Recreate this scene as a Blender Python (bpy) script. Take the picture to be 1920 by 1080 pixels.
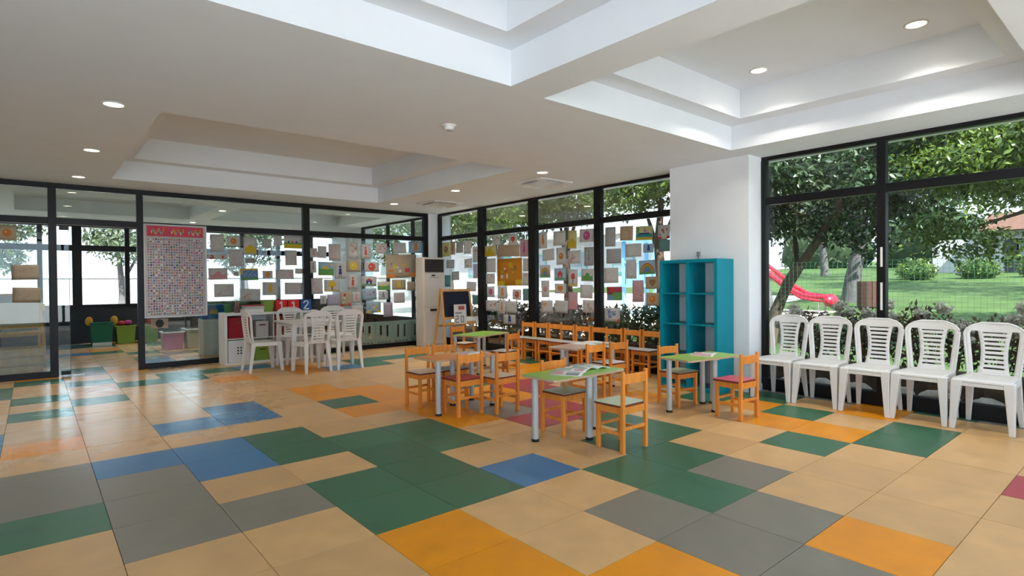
import bpy, bmesh, math, random
import numpy as np
from mathutils import Matrix, Vector

for o in list(bpy.data.objects): bpy.data.objects.remove(o, do_unlink=True)
scene = bpy.context.scene
COL = scene.collection
random.seed(7)

# ------------------------------------------------------------------ camera
CAMZ = 1.3
def _rot(yaw, pit, rol):
    cy, sy = math.cos(yaw), math.sin(yaw); cp, sp = math.cos(pit), math.sin(pit); cr, sr = math.cos(rol), math.sin(rol)
    Ry = np.array([[cy,0,sy],[0,1,0],[-sy,0,cy]]); Rx = np.array([[1,0,0],[0,cp,-sp],[0,sp,cp]]); Rz = np.array([[cr,-sr,0],[sr,cr,0],[0,0,1]])
    return Rz @ Rx @ Ry
_M = _rot(-.7015, .0114, -.0079)
_w = lambda r: Vector((r[0], r[2], -r[1]))
_right, _down, _fwd = _w(_M[0]), _w(_M[1]), _w(_M[2])
cam_data = bpy.data.cameras.new('camera'); cam = bpy.data.objects.new('camera', cam_data); COL.objects.link(cam)
cam.matrix_world = Matrix(((_right.x, -_down.x, -_fwd.x, 0), (_right.y, -_down.y, -_fwd.y, 0), (_right.z, -_down.z, -_fwd.z, CAMZ), (0,0,0,1)))
cam_data.sensor_width = 36; cam_data.lens = 1062.75/1920*36; cam_data.clip_start = .05; cam_data.clip_end = 400
scene.camera = cam

# ------------------------------------------------------------------ world, sun, portals, exposure
SKY_STRENGTH = 1.7; SUN_STRENGTH = 9.5; EXPOSURE = 1.15
world = bpy.data.worlds.new('sky'); scene.world = world; world.use_nodes = True
bg = world.node_tree.nodes['Background']; bg.inputs[0].default_value = (.68,.84,1,1); bg.inputs[1].default_value = SKY_STRENGTH
sun_d = bpy.data.lights.new('sun', 'SUN'); sun_d.energy = SUN_STRENGTH; sun_d.angle = .012; sun_d.color = (1,.97,.92)
sun = bpy.data.objects.new('sun', sun_d); COL.objects.link(sun)
sun.rotation_euler = Vector((-.22,-.66,.72)).to_track_quat('Z','Y').to_euler()
XR, YG, CZ = 6.62, 10.3, 2.74      # window plane, glass partition, ceiling height
YB, XL = -2.6, -3.2                # rear glazing and left wall, behind the viewer
def portal(name, loc, dirv, sx, sy):
    l = bpy.data.lights.new(name, 'AREA'); l.shape = 'RECTANGLE'; l.size = sx; l.size_y = sy
    l.cycles.is_portal = True
    o = bpy.data.objects.new(name, l); COL.objects.link(o); o.location = loc
    o.rotation_euler = Vector(dirv).to_track_quat('-Z','Z').to_euler()
    return o
portal('window_portal', (XR+.06, 7.25, 1.4), (-1,0,0), 6.0, 2.7)
portal('window_portal', (XR+.06, .3, 1.4), (-1,0,0), 5.8, 2.7)
portal('rear_portal', ((XL+XR)/2, YB-.06, 1.4), (0,1,0), 9.6, 2.7)
portal('left_portal', (XL-.06, -.2, 1.4), (1,0,0), 4.7, 2.7)
portal('far_portal', (1.8, 15.8, 1.7), (0,-1,0), 9.6, 2.1)
vs = scene.view_settings
scene.display_settings.display_device = 'sRGB'
vs.view_transform = 'Standard'; vs.look = 'None'; vs.gamma = 1; vs.exposure = EXPOSURE; vs.use_curve_mapping = False

# ------------------------------------------------------------------ materials
def lin(r, g, b):
    f = lambda c: (c/255/12.92) if c/255 <= .04045 else ((c/255+.055)/1.055)**2.4
    return (f(r), f(g), f(b), 1)
MATS = {}
def mat(name, col, rough=.5, spec=.3, metal=0, noise=0, nscale=20, bump=0, emit=None, trans=0, rvar=0, stretch=None, objvar=0):
    """principled material with procedural colour variation, roughness variation and fine relief"""
    if name in MATS: return MATS[name]
    m = bpy.data.materials.new(name); m.use_nodes = True; nt = m.node_tree; N = nt.nodes; L = nt.links
    b = N['Principled BSDF']; b.inputs['Base Color'].default_value = col
    b.inputs['Roughness'].default_value = rough; b.inputs['Specular IOR Level'].default_value = spec; b.inputs['Metallic'].default_value = metal
    if noise or bump or rvar:
        geo = N.new('ShaderNodeNewGeometry'); mp = N.new('ShaderNodeMapping'); L.new(geo.outputs['Position'], mp.inputs[0])
        if stretch: mp.inputs['Scale'].default_value = stretch
        t = N.new('ShaderNodeTexNoise'); t.inputs['Scale'].default_value = nscale; t.inputs['Detail'].default_value = 4
        L.new(mp.outputs[0], t.inputs['Vector'])
    if noise or objvar:
        hsv = N.new('ShaderNodeHueSaturation'); hsv.inputs['Color'].default_value = col
        if noise:
            r = N.new('ShaderNodeMapRange'); r.inputs[1].default_value = .3; r.inputs[2].default_value = .7
            r.inputs[3].default_value = 1-noise; r.inputs[4].default_value = 1+noise
            L.new(t.outputs[0], r.inputs[0]); last = r.outputs[0]
        if objvar:
            oi = N.new('ShaderNodeObjectInfo'); r2 = N.new('ShaderNodeMapRange'); r2.inputs[3].default_value = 1-objvar; r2.inputs[4].default_value = 1+objvar
            L.new(oi.outputs['Random'], r2.inputs[0])
            if noise:
                mu = N.new('ShaderNodeMath'); mu.operation = 'MULTIPLY'; L.new(last, mu.inputs[0]); L.new(r2.outputs[0], mu.inputs[1]); last = mu.outputs[0]
            else: last = r2.outputs[0]
        L.new(last, hsv.inputs['Value']); L.new(hsv.outputs[0], b.inputs['Base Color'])
    if rvar:
        r3 = N.new('ShaderNodeMapRange'); r3.inputs[1].default_value = .35; r3.inputs[2].default_value = .65
        r3.inputs[3].default_value = rough-rvar; r3.inputs[4].default_value = rough+rvar
        L.new(t.outputs[0], r3.inputs[0]); L.new(r3.outputs[0], b.inputs['Roughness'])
    if bump:
        bp = N.new('ShaderNodeBump'); bp.inputs['Strength'].default_value = bump; bp.inputs['Distance'].default_value = .004
        L.new(t.outputs[0], bp.inputs['Height']); L.new(bp.outputs[0], b.inputs['Normal'])
    if emit:
        b.inputs['Emission Color'].default_value = emit[0]; b.inputs['Emission Strength'].default_value = emit[1]
    if trans:
        tr = N.new('ShaderNodeBsdfTranslucent'); tr.inputs[0].default_value = col
        mx = N.new('ShaderNodeMixShader'); mx.inputs[0].default_value = trans
        L.new(b.outputs[0], mx.inputs[1]); L.new(tr.outputs[0], mx.inputs[2]); L.new(mx.outputs[0], N['Material Output'].inputs[0])
        if noise or objvar: L.new(hsv.outputs[0], tr.inputs[0])
    MATS[name] = m
    return m
def glass(name, tint, refl=1.0):
    if name in MATS: return MATS[name]
    m = bpy.data.materials.new(name); m.use_nodes = True; N = m.node_tree.nodes; L = m.node_tree.links
    N.remove(N['Principled BSDF'])
    fr = N.new('ShaderNodeFresnel'); fr.inputs[0].default_value = 1.5
    mu = N.new('ShaderNodeMath'); mu.operation = 'MULTIPLY'; mu.inputs[1].default_value = refl; mu.use_clamp = True
    tp = N.new('ShaderNodeBsdfTransparent'); tp.inputs[0].default_value = tint
    gl = N.new('ShaderNodeBsdfGlossy'); gl.inputs['Roughness'].default_value = .01
    mx = N.new('ShaderNodeMixShader')
    L.new(fr.outputs[0], mu.inputs[0]); L.new(mu.outputs[0], mx.inputs[0]); L.new(tp.outputs[0], mx.inputs[1]); L.new(gl.outputs[0], mx.inputs[2])
    L.new(mx.outputs[0], N['Material Output'].inputs[0])
    MATS[name] = m
    return m
def leafmat(name, c1, c2, trans=.35, rough=.45):
    if name in MATS: return MATS[name]
    m = bpy.data.materials.new(name); m.use_nodes = True; N = m.node_tree.nodes; L = m.node_tree.links
    b = N['Principled BSDF']; b.inputs['Roughness'].default_value = rough; b.inputs['Specular IOR Level'].default_value = .35
    g = N.new('ShaderNodeNewGeometry'); cr = N.new('ShaderNodeValToRGB')
    cr.color_ramp.elements[0].color = c1; cr.color_ramp.elements[1].color = c2
    L.new(g.outputs['Random Per Island'], cr.inputs[0]); L.new(cr.outputs[0], b.inputs['Base Color'])
    tr = N.new('ShaderNodeBsdfTranslucent'); L.new(cr.outputs[0], tr.inputs[0])
    mx = N.new('ShaderNodeMixShader'); mx.inputs[0].default_value = trans
    L.new(b.outputs[0], mx.inputs[1]); L.new(tr.outputs[0], mx.inputs[2]); L.new(mx.outputs[0], N['Material Output'].inputs[0])
    MATS[name] = m
    return m

M_PAINT = mat('white_paint', (.79,.825,.87,1), .75, .2, noise=.015, nscale=3)
M_WALL = mat('wall_paint', (.79,.805,.825,1), .7, .2, noise=.02, nscale=4)
M_FRAME = mat('black_aluminium', (.005,.005,.006,1), .4, .28, noise=.2, nscale=30)
M_GLASS = glass('window_glass', (.955,.965,.975,1), .55)
M_GLASS2 = glass('partition_glass', (.87,.925,.90,1), 1.1)
M_ORANGEWOOD = mat('lacquered_beech', (.78,.27,.042,1), .38, .35, noise=.13, nscale=26, stretch=(1,1,.12), objvar=.10)
M_EDGE = mat('seat_edge', (.17,.045,.025,1), .5)
M_STEEL = mat('grey_tube', (.50,.51,.50,1), .4, .4, metal=.15, noise=.04)
M_BLACKP = mat('black_plastic', (.015,.015,.016,1), .45)
M_WPLASTIC = mat('white_plastic', (.74,.725,.70,1), .42, .35, noise=.02, nscale=12)
M_WHITE = mat('white_laminate', (.78,.77,.74,1), .45)

# ------------------------------------------------------------------ mesh builder
class MB:
    def __init__(s): s.v = []; s.f = []; s.m = []; s.smooth = []
    def add(s, vs, fs, mi=0, sm=False):
        o = len(s.v); s.v += [tuple(p) for p in vs]
        for f in fs: s.f.append(tuple(i+o for i in f)); s.m.append(mi); s.smooth.append(sm)
        return s
    def box(s, x0, y0, z0, x1, y1, z1, mi=0):
        return s.add([(x0,y0,z0),(x1,y0,z0),(x1,y1,z0),(x0,y1,z0),(x0,y0,z1),(x1,y0,z1),(x1,y1,z1),(x0,y1,z1)],
                     [(0,3,2,1),(4,5,6,7),(0,1,5,4),(1,2,6,5),(2,3,7,6),(3,0,4,7)], mi)
    def hexa(s, bot, top, mi=0):
        return s.add(list(bot)+list(top), [(0,3,2,1),(4,5,6,7),(0,1,5,4),(1,2,6,5),(2,3,7,6),(3,0,4,7)], mi)
    def prism(s, pts, z0, z1, mi=0, sm=False):
        n = len(pts)
        s.add([(p[0],p[1],z0) for p in pts]+[(p[0],p[1],z1) for p in pts],
              [tuple(range(n-1,-1,-1)), tuple(range(n,2*n))], mi)
        o = len(s.v)-2*n
        for i in range(n):
            j = (i+1) % n; s.f.append((o+i,o+j,o+n+j,o+n+i)); s.m.append(mi); s.smooth.append(sm)
        return s
    def cyl(s, x, y, z0, z1, r0, r1=None, n=16, mi=0):
        r1 = r0 if r1 is None else r1
        vs = [(x+r0*math.cos(2*math.pi*i/n), y+r0*math.sin(2*math.pi*i/n), z0) for i in range(n)]+[(x+r1*math.cos(2*math.pi*i/n), y+r1*math.sin(2*math.pi*i/n), z1) for i in range(n)]
        s.add(vs, [(i,(i+1)%n,n+(i+1)%n,n+i) for i in range(n)], mi, True)
        s.add(vs[:n], [tuple(range(n-1,-1,-1))], mi); s.add(vs[n:], [tuple(range(n))], mi)
        return s
    def tube(s, pts, rad, n=8, mi=0):
        """tube along a polyline; rad is a number or one radius per point"""
        P = [Vector(p) for p in pts]; k = len(P); rr = rad if isinstance(rad,(list,tuple)) else [rad]*k
        rings = []
        up = Vector((0,0,1))
        for i,p in enumerate(P):
            d = (P[min(i+1,k-1)]-P[max(i-1,0)]).normalized()
            a = d.cross(up) if abs(d.z) < .95 else d.cross(Vector((1,0,0)))
            a.normalize(); b = d.cross(a)
            rings.append([p+rr[i]*(a*math.cos(2*math.pi*j/n)+b*math.sin(2*math.pi*j/n)) for j in range(n)])
        vs = [q for r in rings for q in r]
        fs = [(i*n+j, i*n+(j+1)%n, (i+1)*n+(j+1)%n, (i+1)*n+j) for i in range(k-1) for j in range(n)]
        s.add(vs, fs, mi, True); s.add(rings[0], [tuple(range(n))], mi); s.add(rings[-1], [tuple(range(n-1,-1,-1))], mi)
        return s
    def ball(s, c, r, n=8, k=6, mi=0, jit=0, rng=random):
        rx, ry, rz = r if isinstance(r,(list,tuple)) else (r,r,r)
        vs = [(c[0],c[1],c[2]-rz)]
        for i in range(1,k):
            t = math.pi*i/k
            for j in range(n):
                q = 1+(rng.random()-.5)*jit
                vs.append((c[0]+rx*q*math.sin(t)*math.cos(2*math.pi*j/n), c[1]+ry*q*math.sin(t)*math.sin(2*math.pi*j/n), c[2]-rz*q*math.cos(t)))
        vs.append((c[0],c[1],c[2]+rz)); e = len(vs)-1; fs = []
        for j in range(n):
            fs.append((0,1+(j+1)%n,1+j)); fs.append((e, e-n+j, e-n+(j+1)%n))
            for i in range(k-2): fs.append((1+i*n+j,1+i*n+(j+1)%n,1+(i+1)*n+(j+1)%n,1+(i+1)*n+j))
        return s.add(vs, fs, mi, True)
    def mesh(s, name, mats):
        me = bpy.data.meshes.new(name); me.from_pydata(s.v, [], s.f); me.update()
        for m in (mats if isinstance(mats,(list,tuple)) else [mats]): me.materials.append(m)
        me.polygons.foreach_set('material_index', s.m); me.polygons.foreach_set('use_smooth', s.smooth)
        return me
    def build(s, name, mats, parent=None, bevel=0, label=None, seg=2):
        o = bpy.data.objects.new(name, s.mesh(name, mats)); COL.objects.link(o)
        if parent is not None: o.parent = parent
        if bevel:
            b = o.modifiers.new('bevel','BEVEL'); b.width = bevel; b.segments = seg; b.limit_method = 'ANGLE'; b.angle_limit = .7
        if label: o['label'] = label
        return o
def tag(o, label=None, cat=None, group=None, kind=None):
    if label: o['label'] = label
    if cat: o['category'] = cat
    if group: o['group'] = group
    if kind: o['kind'] = kind
    return o
def empty(name, loc=(0,0,0), rz=0, **k):
    o = bpy.data.objects.new(name, None); COL.objects.link(o); o.location = loc; o.rotation_euler = (0,0,rz); o.empty_display_size = .1
    return tag(o, **k)
def copy_tree(o, parent=None):
    c = o.copy(); COL.objects.link(c)
    if parent is not None: c.parent = parent
    for ch in [x for x in o.children]: copy_tree(ch, c)
    return c
R = math.radians
def put(o, x, y, z=0, rz=0):
    o.location = (x,y,z); o.rotation_euler = (0,0,R(rz)); return o
# ------------------------------------------------------------------ floor: coloured rubber tiles on a dark bed
TX0, TY0, TX, TY = .3055, .70, .5135, .4945
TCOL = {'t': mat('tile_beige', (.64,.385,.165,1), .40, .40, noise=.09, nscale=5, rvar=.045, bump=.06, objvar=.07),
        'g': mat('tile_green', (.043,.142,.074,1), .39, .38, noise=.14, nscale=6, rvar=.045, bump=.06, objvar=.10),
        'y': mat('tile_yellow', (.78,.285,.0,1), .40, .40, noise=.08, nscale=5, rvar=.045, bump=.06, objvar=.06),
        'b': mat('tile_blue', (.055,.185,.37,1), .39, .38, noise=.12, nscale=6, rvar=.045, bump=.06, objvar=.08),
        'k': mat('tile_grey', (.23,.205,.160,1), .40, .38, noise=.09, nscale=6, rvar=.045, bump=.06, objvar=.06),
        'r': mat('tile_red', (.40,.05,.065,1), .40, .40, noise=.10, nscale=6, rvar=.045, bump=.06, objvar=.06)}
def add_streaks(m, pale):
    """pale streaks and lower roughness on the tiles of the walkway to the door, fading out away from it"""
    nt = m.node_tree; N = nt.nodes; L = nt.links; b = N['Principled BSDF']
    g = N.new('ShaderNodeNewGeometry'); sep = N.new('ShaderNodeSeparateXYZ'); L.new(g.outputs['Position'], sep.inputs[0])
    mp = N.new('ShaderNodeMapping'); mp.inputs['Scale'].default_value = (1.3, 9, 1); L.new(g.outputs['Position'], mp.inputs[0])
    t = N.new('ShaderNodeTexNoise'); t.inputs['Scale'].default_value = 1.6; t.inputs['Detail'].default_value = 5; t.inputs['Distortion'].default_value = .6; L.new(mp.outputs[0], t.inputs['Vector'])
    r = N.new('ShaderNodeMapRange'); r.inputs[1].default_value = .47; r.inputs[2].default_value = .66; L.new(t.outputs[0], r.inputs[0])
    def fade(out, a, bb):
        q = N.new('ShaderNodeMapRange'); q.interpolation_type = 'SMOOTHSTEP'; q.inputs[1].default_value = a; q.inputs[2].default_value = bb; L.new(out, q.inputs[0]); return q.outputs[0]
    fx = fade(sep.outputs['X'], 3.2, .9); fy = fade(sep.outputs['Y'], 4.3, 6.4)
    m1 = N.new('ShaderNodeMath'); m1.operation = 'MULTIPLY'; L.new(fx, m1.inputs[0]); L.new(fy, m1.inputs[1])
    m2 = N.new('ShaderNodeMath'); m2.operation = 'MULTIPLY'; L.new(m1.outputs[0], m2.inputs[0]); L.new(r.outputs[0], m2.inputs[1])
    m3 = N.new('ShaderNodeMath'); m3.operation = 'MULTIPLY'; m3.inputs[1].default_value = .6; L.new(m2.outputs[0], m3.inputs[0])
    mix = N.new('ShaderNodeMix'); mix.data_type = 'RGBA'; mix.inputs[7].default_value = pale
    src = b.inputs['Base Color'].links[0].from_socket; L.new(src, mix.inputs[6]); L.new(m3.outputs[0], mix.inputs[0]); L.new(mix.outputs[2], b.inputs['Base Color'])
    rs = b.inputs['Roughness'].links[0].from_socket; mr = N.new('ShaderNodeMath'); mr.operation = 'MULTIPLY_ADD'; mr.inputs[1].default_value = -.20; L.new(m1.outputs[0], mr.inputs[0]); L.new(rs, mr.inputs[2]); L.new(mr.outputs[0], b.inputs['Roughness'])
for k_, pale_ in (('t',(.62,.50,.38,1)),('g',(.20,.30,.24,1)),('y',(.66,.40,.14,1)),('b',(.16,.30,.42,1)),('k',(.30,.28,.25,1))): add_streaks(TCOL[k_], pale_)  # pale streaks mixed into the tile colours towards the door
CELLS = {}
for key, lst in dict(
    g=[(9,1),(10,1),(5,2),(8,2),(5,3),(6,3),(10,3),(2,4),(3,4),(6,4),(7,4),(11,4),(2,5),(3,5),(7,5),(10,5),(11,5),(-1,6),(3,6),(4,6),(2,7),(3,7),(4,7),(2,8),(4,10),(7,10),(8,10),(-1,13),(0,14),(-1,15),(-2,16),(-2,17),(1,16),(2,16),(2,17),(3,17),(0,17),(-1,18),(7,16),(7,15),(8,16),(9,16),(11,12),(12,12)],
    y=[(5,0),(3,1),(2,2),(9,2),(11,2),(12,2),(2,3),(9,3),(10,4),(5,7),(5,8),(7,8),(4,9),(5,9),(6,9),(7,9),(-1,10),(5,10),(6,10),(4,11),(5,11),(10,11),(11,11),(9,10),(10,10),(4,12),(3,15),(5,15),(5,16),(9,6),(8,7)],
    b=[(4,4),(1,7),(0,8),(1,8),(1,10),(2,10),(2,11),(6,15),(4,17)],
    k=[(4,0),(4,1),(5,1),(4,2),(6,2),(0,5),(1,5),(0,6),(-1,7),(0,7),(-1,8),(6,7),(6,8)],
    r=[(8,-1),(6,6),(7,6),(7,7),(8,8),(8,9),(9,9)]).items():
    for c in lst: CELLS[c] = key
M_BED = mat('tile_bed', (.10,.07,.045,1), .8)
floor = MB().box(XL-.1, YB-.1, -.2, XR+.05, 15.8, -.012).build('floor', M_BED); tag(floor, kind='structure')
GAP = .0016
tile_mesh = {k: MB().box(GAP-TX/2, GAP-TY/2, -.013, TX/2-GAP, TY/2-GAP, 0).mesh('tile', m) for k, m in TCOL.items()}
near = lambda i, j: -2 <= i <= 11 and -1 <= j <= 18 and not (j <= 1 and i < 2) and not (j <= 0 and i < 3) and not (i == -2 and j < 12) and not (i == -1 and j < 3)
rest = {k: MB() for k in TCOL}; order = list(TCOL)
rt = random.Random(3)
XE, YE = XR, 15.7
for i in range(-7, 13):
    for j in range(-7, 31):
        x0 = TX0+TX*i; y0 = TY0+TY*j; x1 = x0+TX; y1 = y0+TY
        if j >= 19: c = CELLS.get((i,j), rt.choice('tttttttgggyyykb'))
        else: c = CELLS.get((i,j), 't' if near(i,j) else rt.choice('tkkkbkgkt'))
        whole = x1 <= XE+.001
        if near(i,j) and whole:
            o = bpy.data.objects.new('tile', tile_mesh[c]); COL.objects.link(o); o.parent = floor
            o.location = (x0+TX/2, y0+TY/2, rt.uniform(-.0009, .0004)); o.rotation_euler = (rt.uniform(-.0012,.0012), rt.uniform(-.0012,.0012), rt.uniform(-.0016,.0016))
        else:
            a0, a1, b0, b1 = max(x0,XL), min(x1,XE), max(y0,YB), min(y1,YE)
            if a1-a0 > .02 and b1-b0 > .02: rest[c].box(a0+GAP, b0+GAP, -.013, a1-GAP, b1-GAP, rt.uniform(-.001,.0004))
allm = MB()
for n, k in enumerate(order):
    for v in [rest[k]]:
        allm.add(v.v, v.f, n)
tag(allm.build('outlying_tiles', [TCOL[k] for k in order], floor), kind='stuff')

# ------------------------------------------------------------------ ceiling with stepped coffers
def ceiling_sheet(name, X0, X1, Y0, Y1, holes, slot=CZ):
    """flat ceiling with rectangular coffers; each coffer is a stepped lining"""
    mb = MB(); coffers = holes; holes = [(h[0]-.02,h[1]+.02,h[2]-.02,h[3]+.02) for h in coffers]
    xs = sorted({X0,X1}|{h[0] for h in holes}|{h[1] for h in holes}); ys = sorted({Y0,Y1}|{h[2] for h in holes}|{h[3] for h in holes})
    for a,b in zip(xs,xs[1:]):
        for c,d in zip(ys,ys[1:]):
            if any(h[0]-1e-6 <= a and b <= h[1]+1e-6 and h[2]-1e-6 <= c and d <= h[3]+1e-6 for h in holes): continue
            mb.box(a,c,slot,b,d,slot+.03)
    mb.box(X0,Y0,slot+.74,X1,Y1,slot+.86)  # unseen slab overhead, added to block light from above
    ce = mb.build(name, M_PAINT); tag(ce, kind='structure')
    for h in coffers:
        cf = MB(); z0, z1, z2, w = slot, slot+.262, slot+.56, .225; t = .02
        for (a,b,c,d,u,v) in ((h[0],h[1],h[2],h[3],z0,z1),(h[0]+w,h[1]-w,h[2]+w,h[3]-w,z1,z2)):
            cf.box(a-t,c-t,u,a,d+t,v).box(b,c-t,u,b+t,d+t,v).box(a,c-t,u,b,c,v).box(a,d,u,b,d+t,v)
        a,b,c,d = h
        e = w-t; cf.box(a,c,z1,a+e,d,z1+t).box(b-e,c,z1,b,d,z1+t).box(a+e,c,z1,b-e,c+e,z1+t).box(a+e,d-e,z1,b-e,d,z1+t)
        cf.box(a+w-t,c+w-t,z2,b-w+t,d-w+t,z2+t)
        cf.build('coffer', M_PAINT, ce)
    return ce
ceiling = ceiling_sheet('ceiling', XL-.1, XR+.35, YB-.1, YG+.08, [(-.15,2.71,.66,3.2),(3.09,5.95,.66,3.25),(.83,4.77,5.52,9.37)])
ceiling2 = ceiling_sheet('ceiling', XL-.1, XR+.35, YG+.08, 15.9, [(-.25,2.67,11.6,14.3),(3.06,6.0,11.6,14.1)])

# ------------------------------------------------------------------ walls
YLW = 2.15      # the left wall is glazed up to here
wl = MB().box(XL-.12, YLW, -.1, XL, 15.9, CZ).build('wall_left', M_WALL); tag(wl, kind='structure')
# pillar between the two window groups
PX, PY0, PY1 = 6.295, 3.22, 4.28
pl = MB().box(PX, PY0, 0, XR+.12, PY1, CZ).build('wall_right', M_WALL, bevel=.004); tag(pl, 'white plastered pillar between the two window groups', kind='structure')
cp = MB().box(6.36, YG-.07, 0, XR+.3, YG+.14, CZ).build('wall_corner', M_WALL, bevel=.003); tag(cp, 'narrow white corner pillar between partition and windows', kind='structure')
tag(MB().box(PX-.012, PY0-.012, 0, PX, PY1, .07).box(PX-.012, PY0-.012, 0, XR-.03, PY0, .07).build('baseboard_right', M_WALL), kind='structure')

# ------------------------------------------------------------------ glazing
def bar(parent, name, x0,y0,z0,x1,y1,z1): return MB().box(x0,y0,z0,x1,y1,z1).build(name, M_FRAME, parent, bevel=.003)
ZT0, ZT1 = 2.175, 2.262
def window_wall_x(name, X, ya, yb, mull, label, base=.14, halves=None):
    w = empty(name, (0,0,0), label=label, kind='structure')
    d0, d1 = X-.03, X+.05
    bar(w, 'sill', d0-.01, ya, 0, d1+.02, yb, base); bar(w, 'head', d0, ya, CZ-.045, d1, yb, CZ)
    ms = sorted([(ya,ya+.06),(yb-.06,yb)]+mull)
    for (a,b) in ms: bar(w, 'mullion', d0-.008, a, base, d1, b, CZ-.045)
    for (p,q) in zip(ms, ms[1:]):
        bar(w, 'transom', d0, p[1], ZT0, d1, q[0], ZT1)
        for (z0,z1) in ((base,ZT0),(ZT1,CZ-.045)):
            MB().box(X-.003, p[1]-.01, z0-.01, X+.003, q[0]+.01, z1+.01).build('pane', M_GLASS, w)
    return w
win1 = window_wall_x('window_1', XR, PY1-.02, YG-.06, [(5.71,5.84),(7.17,7.35),(8.63,8.82)], 'black framed window covered with children drawings')
win2 = window_wall_x('window_2', XR, YB, PY0+.005, [(1.94,2.02),(.42,.50),(-1.1,-1.02)], 'black framed window behind the row of white plastic chairs')
for z0, z1 in ((1.42,1.62),(.98,1.26)): MB().box(XR-.043, 1.965, z0, XR-.038, 1.985, z1).build('seal_strip', M_WHITE, win2)
# partition to the second room
gp = empty('window_3', label='black framed glass partition to the second playroom', kind='structure')
Y0g, Y1g = YG-.04, YG+.04
bar(gp, 'head', XL, Y0g, CZ-.075, 6.36, Y1g, CZ)
posts = [(-3.2,-3.1),(-1.45,-1.36),(.17,.263),(1.215,1.298),(3.74,3.857),(6.266,6.36)]
for (a,b) in posts: bar(gp, 'mullion', a, Y0g-.01, 0, b, Y1g, CZ-.075)
for (p,q) in zip(posts, posts[1:]):
    bar(gp, 'transom', p[1], Y0g, 2.16, q[0], Y1g, 2.252)
    MB().box(p[1]-.01, YG-.004, 2.24, q[0]+.01, YG+.004, CZ-.07).build('pane', M_GLASS2, gp)
    if p[0] == .17:
        MB().box(.263, YG-.005, .02, .397, YG+.005, 2.16).build('pane', M_GLASS2, gp, label='narrow fixed glass strip beside the open doorway')
        MB().box(.397, YG-.007, .02, .402, YG+.007, 2.16).build('glass_edge', mat('glass_edge', (.02,.05,.045,1), .2), gp)
        for z in (.02, 2.085): MB().box(.29, YG-.02, z, .40, YG+.02, z+.055).build('hinge', M_BLACKP, gp, bevel=.003)
        MB().box(.41, YG-.02, -.002, .56, YG+.02, .012).build('floor_spring', mat('brushed_steel', (.6,.6,.58,1), .3, .5, metal=.8), gp, bevel=.002)
    else:
        bar(gp, 'bottom_rail', p[1], Y0g, 0, q[0], Y1g, .085)
        MB().box(p[1]-.01, YG-.004, .08, q[0]+.01, YG+.004, 2.17).build('pane', M_GLASS2, gp)
# rear glazing behind the viewer
rw = empty('window_4', label='black framed rear window wall', kind='structure')
bar(rw, 'sill', XL, YB-.05, 0, XR, YB+.05, .12); bar(rw, 'head', XL, YB-.05, CZ-.06, XR, YB+.05, CZ)
for k in range(6):
    x = XL+k*(XR-XL-.07)/5; bar(rw, 'mullion', x, YB-.05, .12, x+.07, YB+.05, CZ-.06)
    if k < 5: MB().box(x+.06, YB-.003, .11, x+(XR-XL-.07)/5+.01, YB+.003, CZ-.05).build('pane', M_GLASS, rw)
lw = empty('window_7', label='black framed window wall at the left, outside the picture', kind='structure')
bar(lw, 'sill', XL-.05, YB, 0, XL+.05, YLW, .12); bar(lw, 'head', XL-.05, YB, CZ-.06, XL+.05, YLW, CZ)
for k in range(4):
    y = YB+k*(YLW-YB-.07)/3; bar(lw, 'mullion', XL-.05, y, .12, XL+.05, y+.07, CZ-.06)
    if k < 3: MB().box(XL-.003, y+.06, .11, XL+.003, y+(YLW-YB-.07)/3+.01, CZ-.05).build('pane', M_GLASS, lw)
# far wall of the second room: dark panels below, glazing above
YF = 15.7
fw = empty('window_5', label='dark framed far window wall of the second playroom', kind='structure')
M_DARKP = mat('dark_panel', (.035,.042,.05,1), .5, noise=.1)
MB().box(XL, YF, 0, XR+.3, YF+.1, .82).build('dado', M_DARKP, fw)
MB().box(XL, YF-.02, .80, XR+.3, YF+.12, .86).build('sill', M_FRAME, fw)
MB().box(XL, YF, 2.05, XR+.3, YF+.1, 2.18).build('transom', M_FRAME, fw); MB().box(XL, YF, 2.58, XR+.3, YF+.1, CZ).build('head', M_FRAME, fw)
fx = [-1.9,-.9,.07,.66,1.62,2.3,3.2,4.1,5.0,5.9,6.6]
for n, x in enumerate(fx): MB().box(x, YF-.01, .86, x+(.17 if n in (3,) else .09), YF+.1, 2.6).build('mullion', M_FRAME, fw)
for p,q in zip(fx,fx[1:]):
    for z0,z1 in ((.85,2.06),(2.17,2.6)): MB().box(p+.05, YF+.045, z0, q+.05, YF+.051, z1).build('pane', M_GLASS, fw)
# second room, right side: windows and the white piers
win6 = empty('window_6', label='window of the second playroom facing the garden', kind='structure')
bar(win6,'sill', XR-.03, YG+.14, 0, XR+.05, 13.9, .5); bar(win6,'head', XR-.03, YG+.14, CZ-.05, XR+.05, 13.9, CZ)
for y in (YG+.14, 11.3, 12.5, 13.84): bar(win6,'mullion', XR-.03, y, .5, XR+.05, y+.06, CZ-.05)
for a,b in ((YG+.2,11.3),(11.36,12.5),(12.56,13.84)): MB().box(XR-.003, a-.01, .49, XR+.003, b+.01, CZ-.04).build('pane', M_GLASS, win6)
tag(MB().box(XR-.05, 13.9, 0, XR+.3, YF+.1, CZ).build('wall_far', M_WALL), kind='structure')

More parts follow.
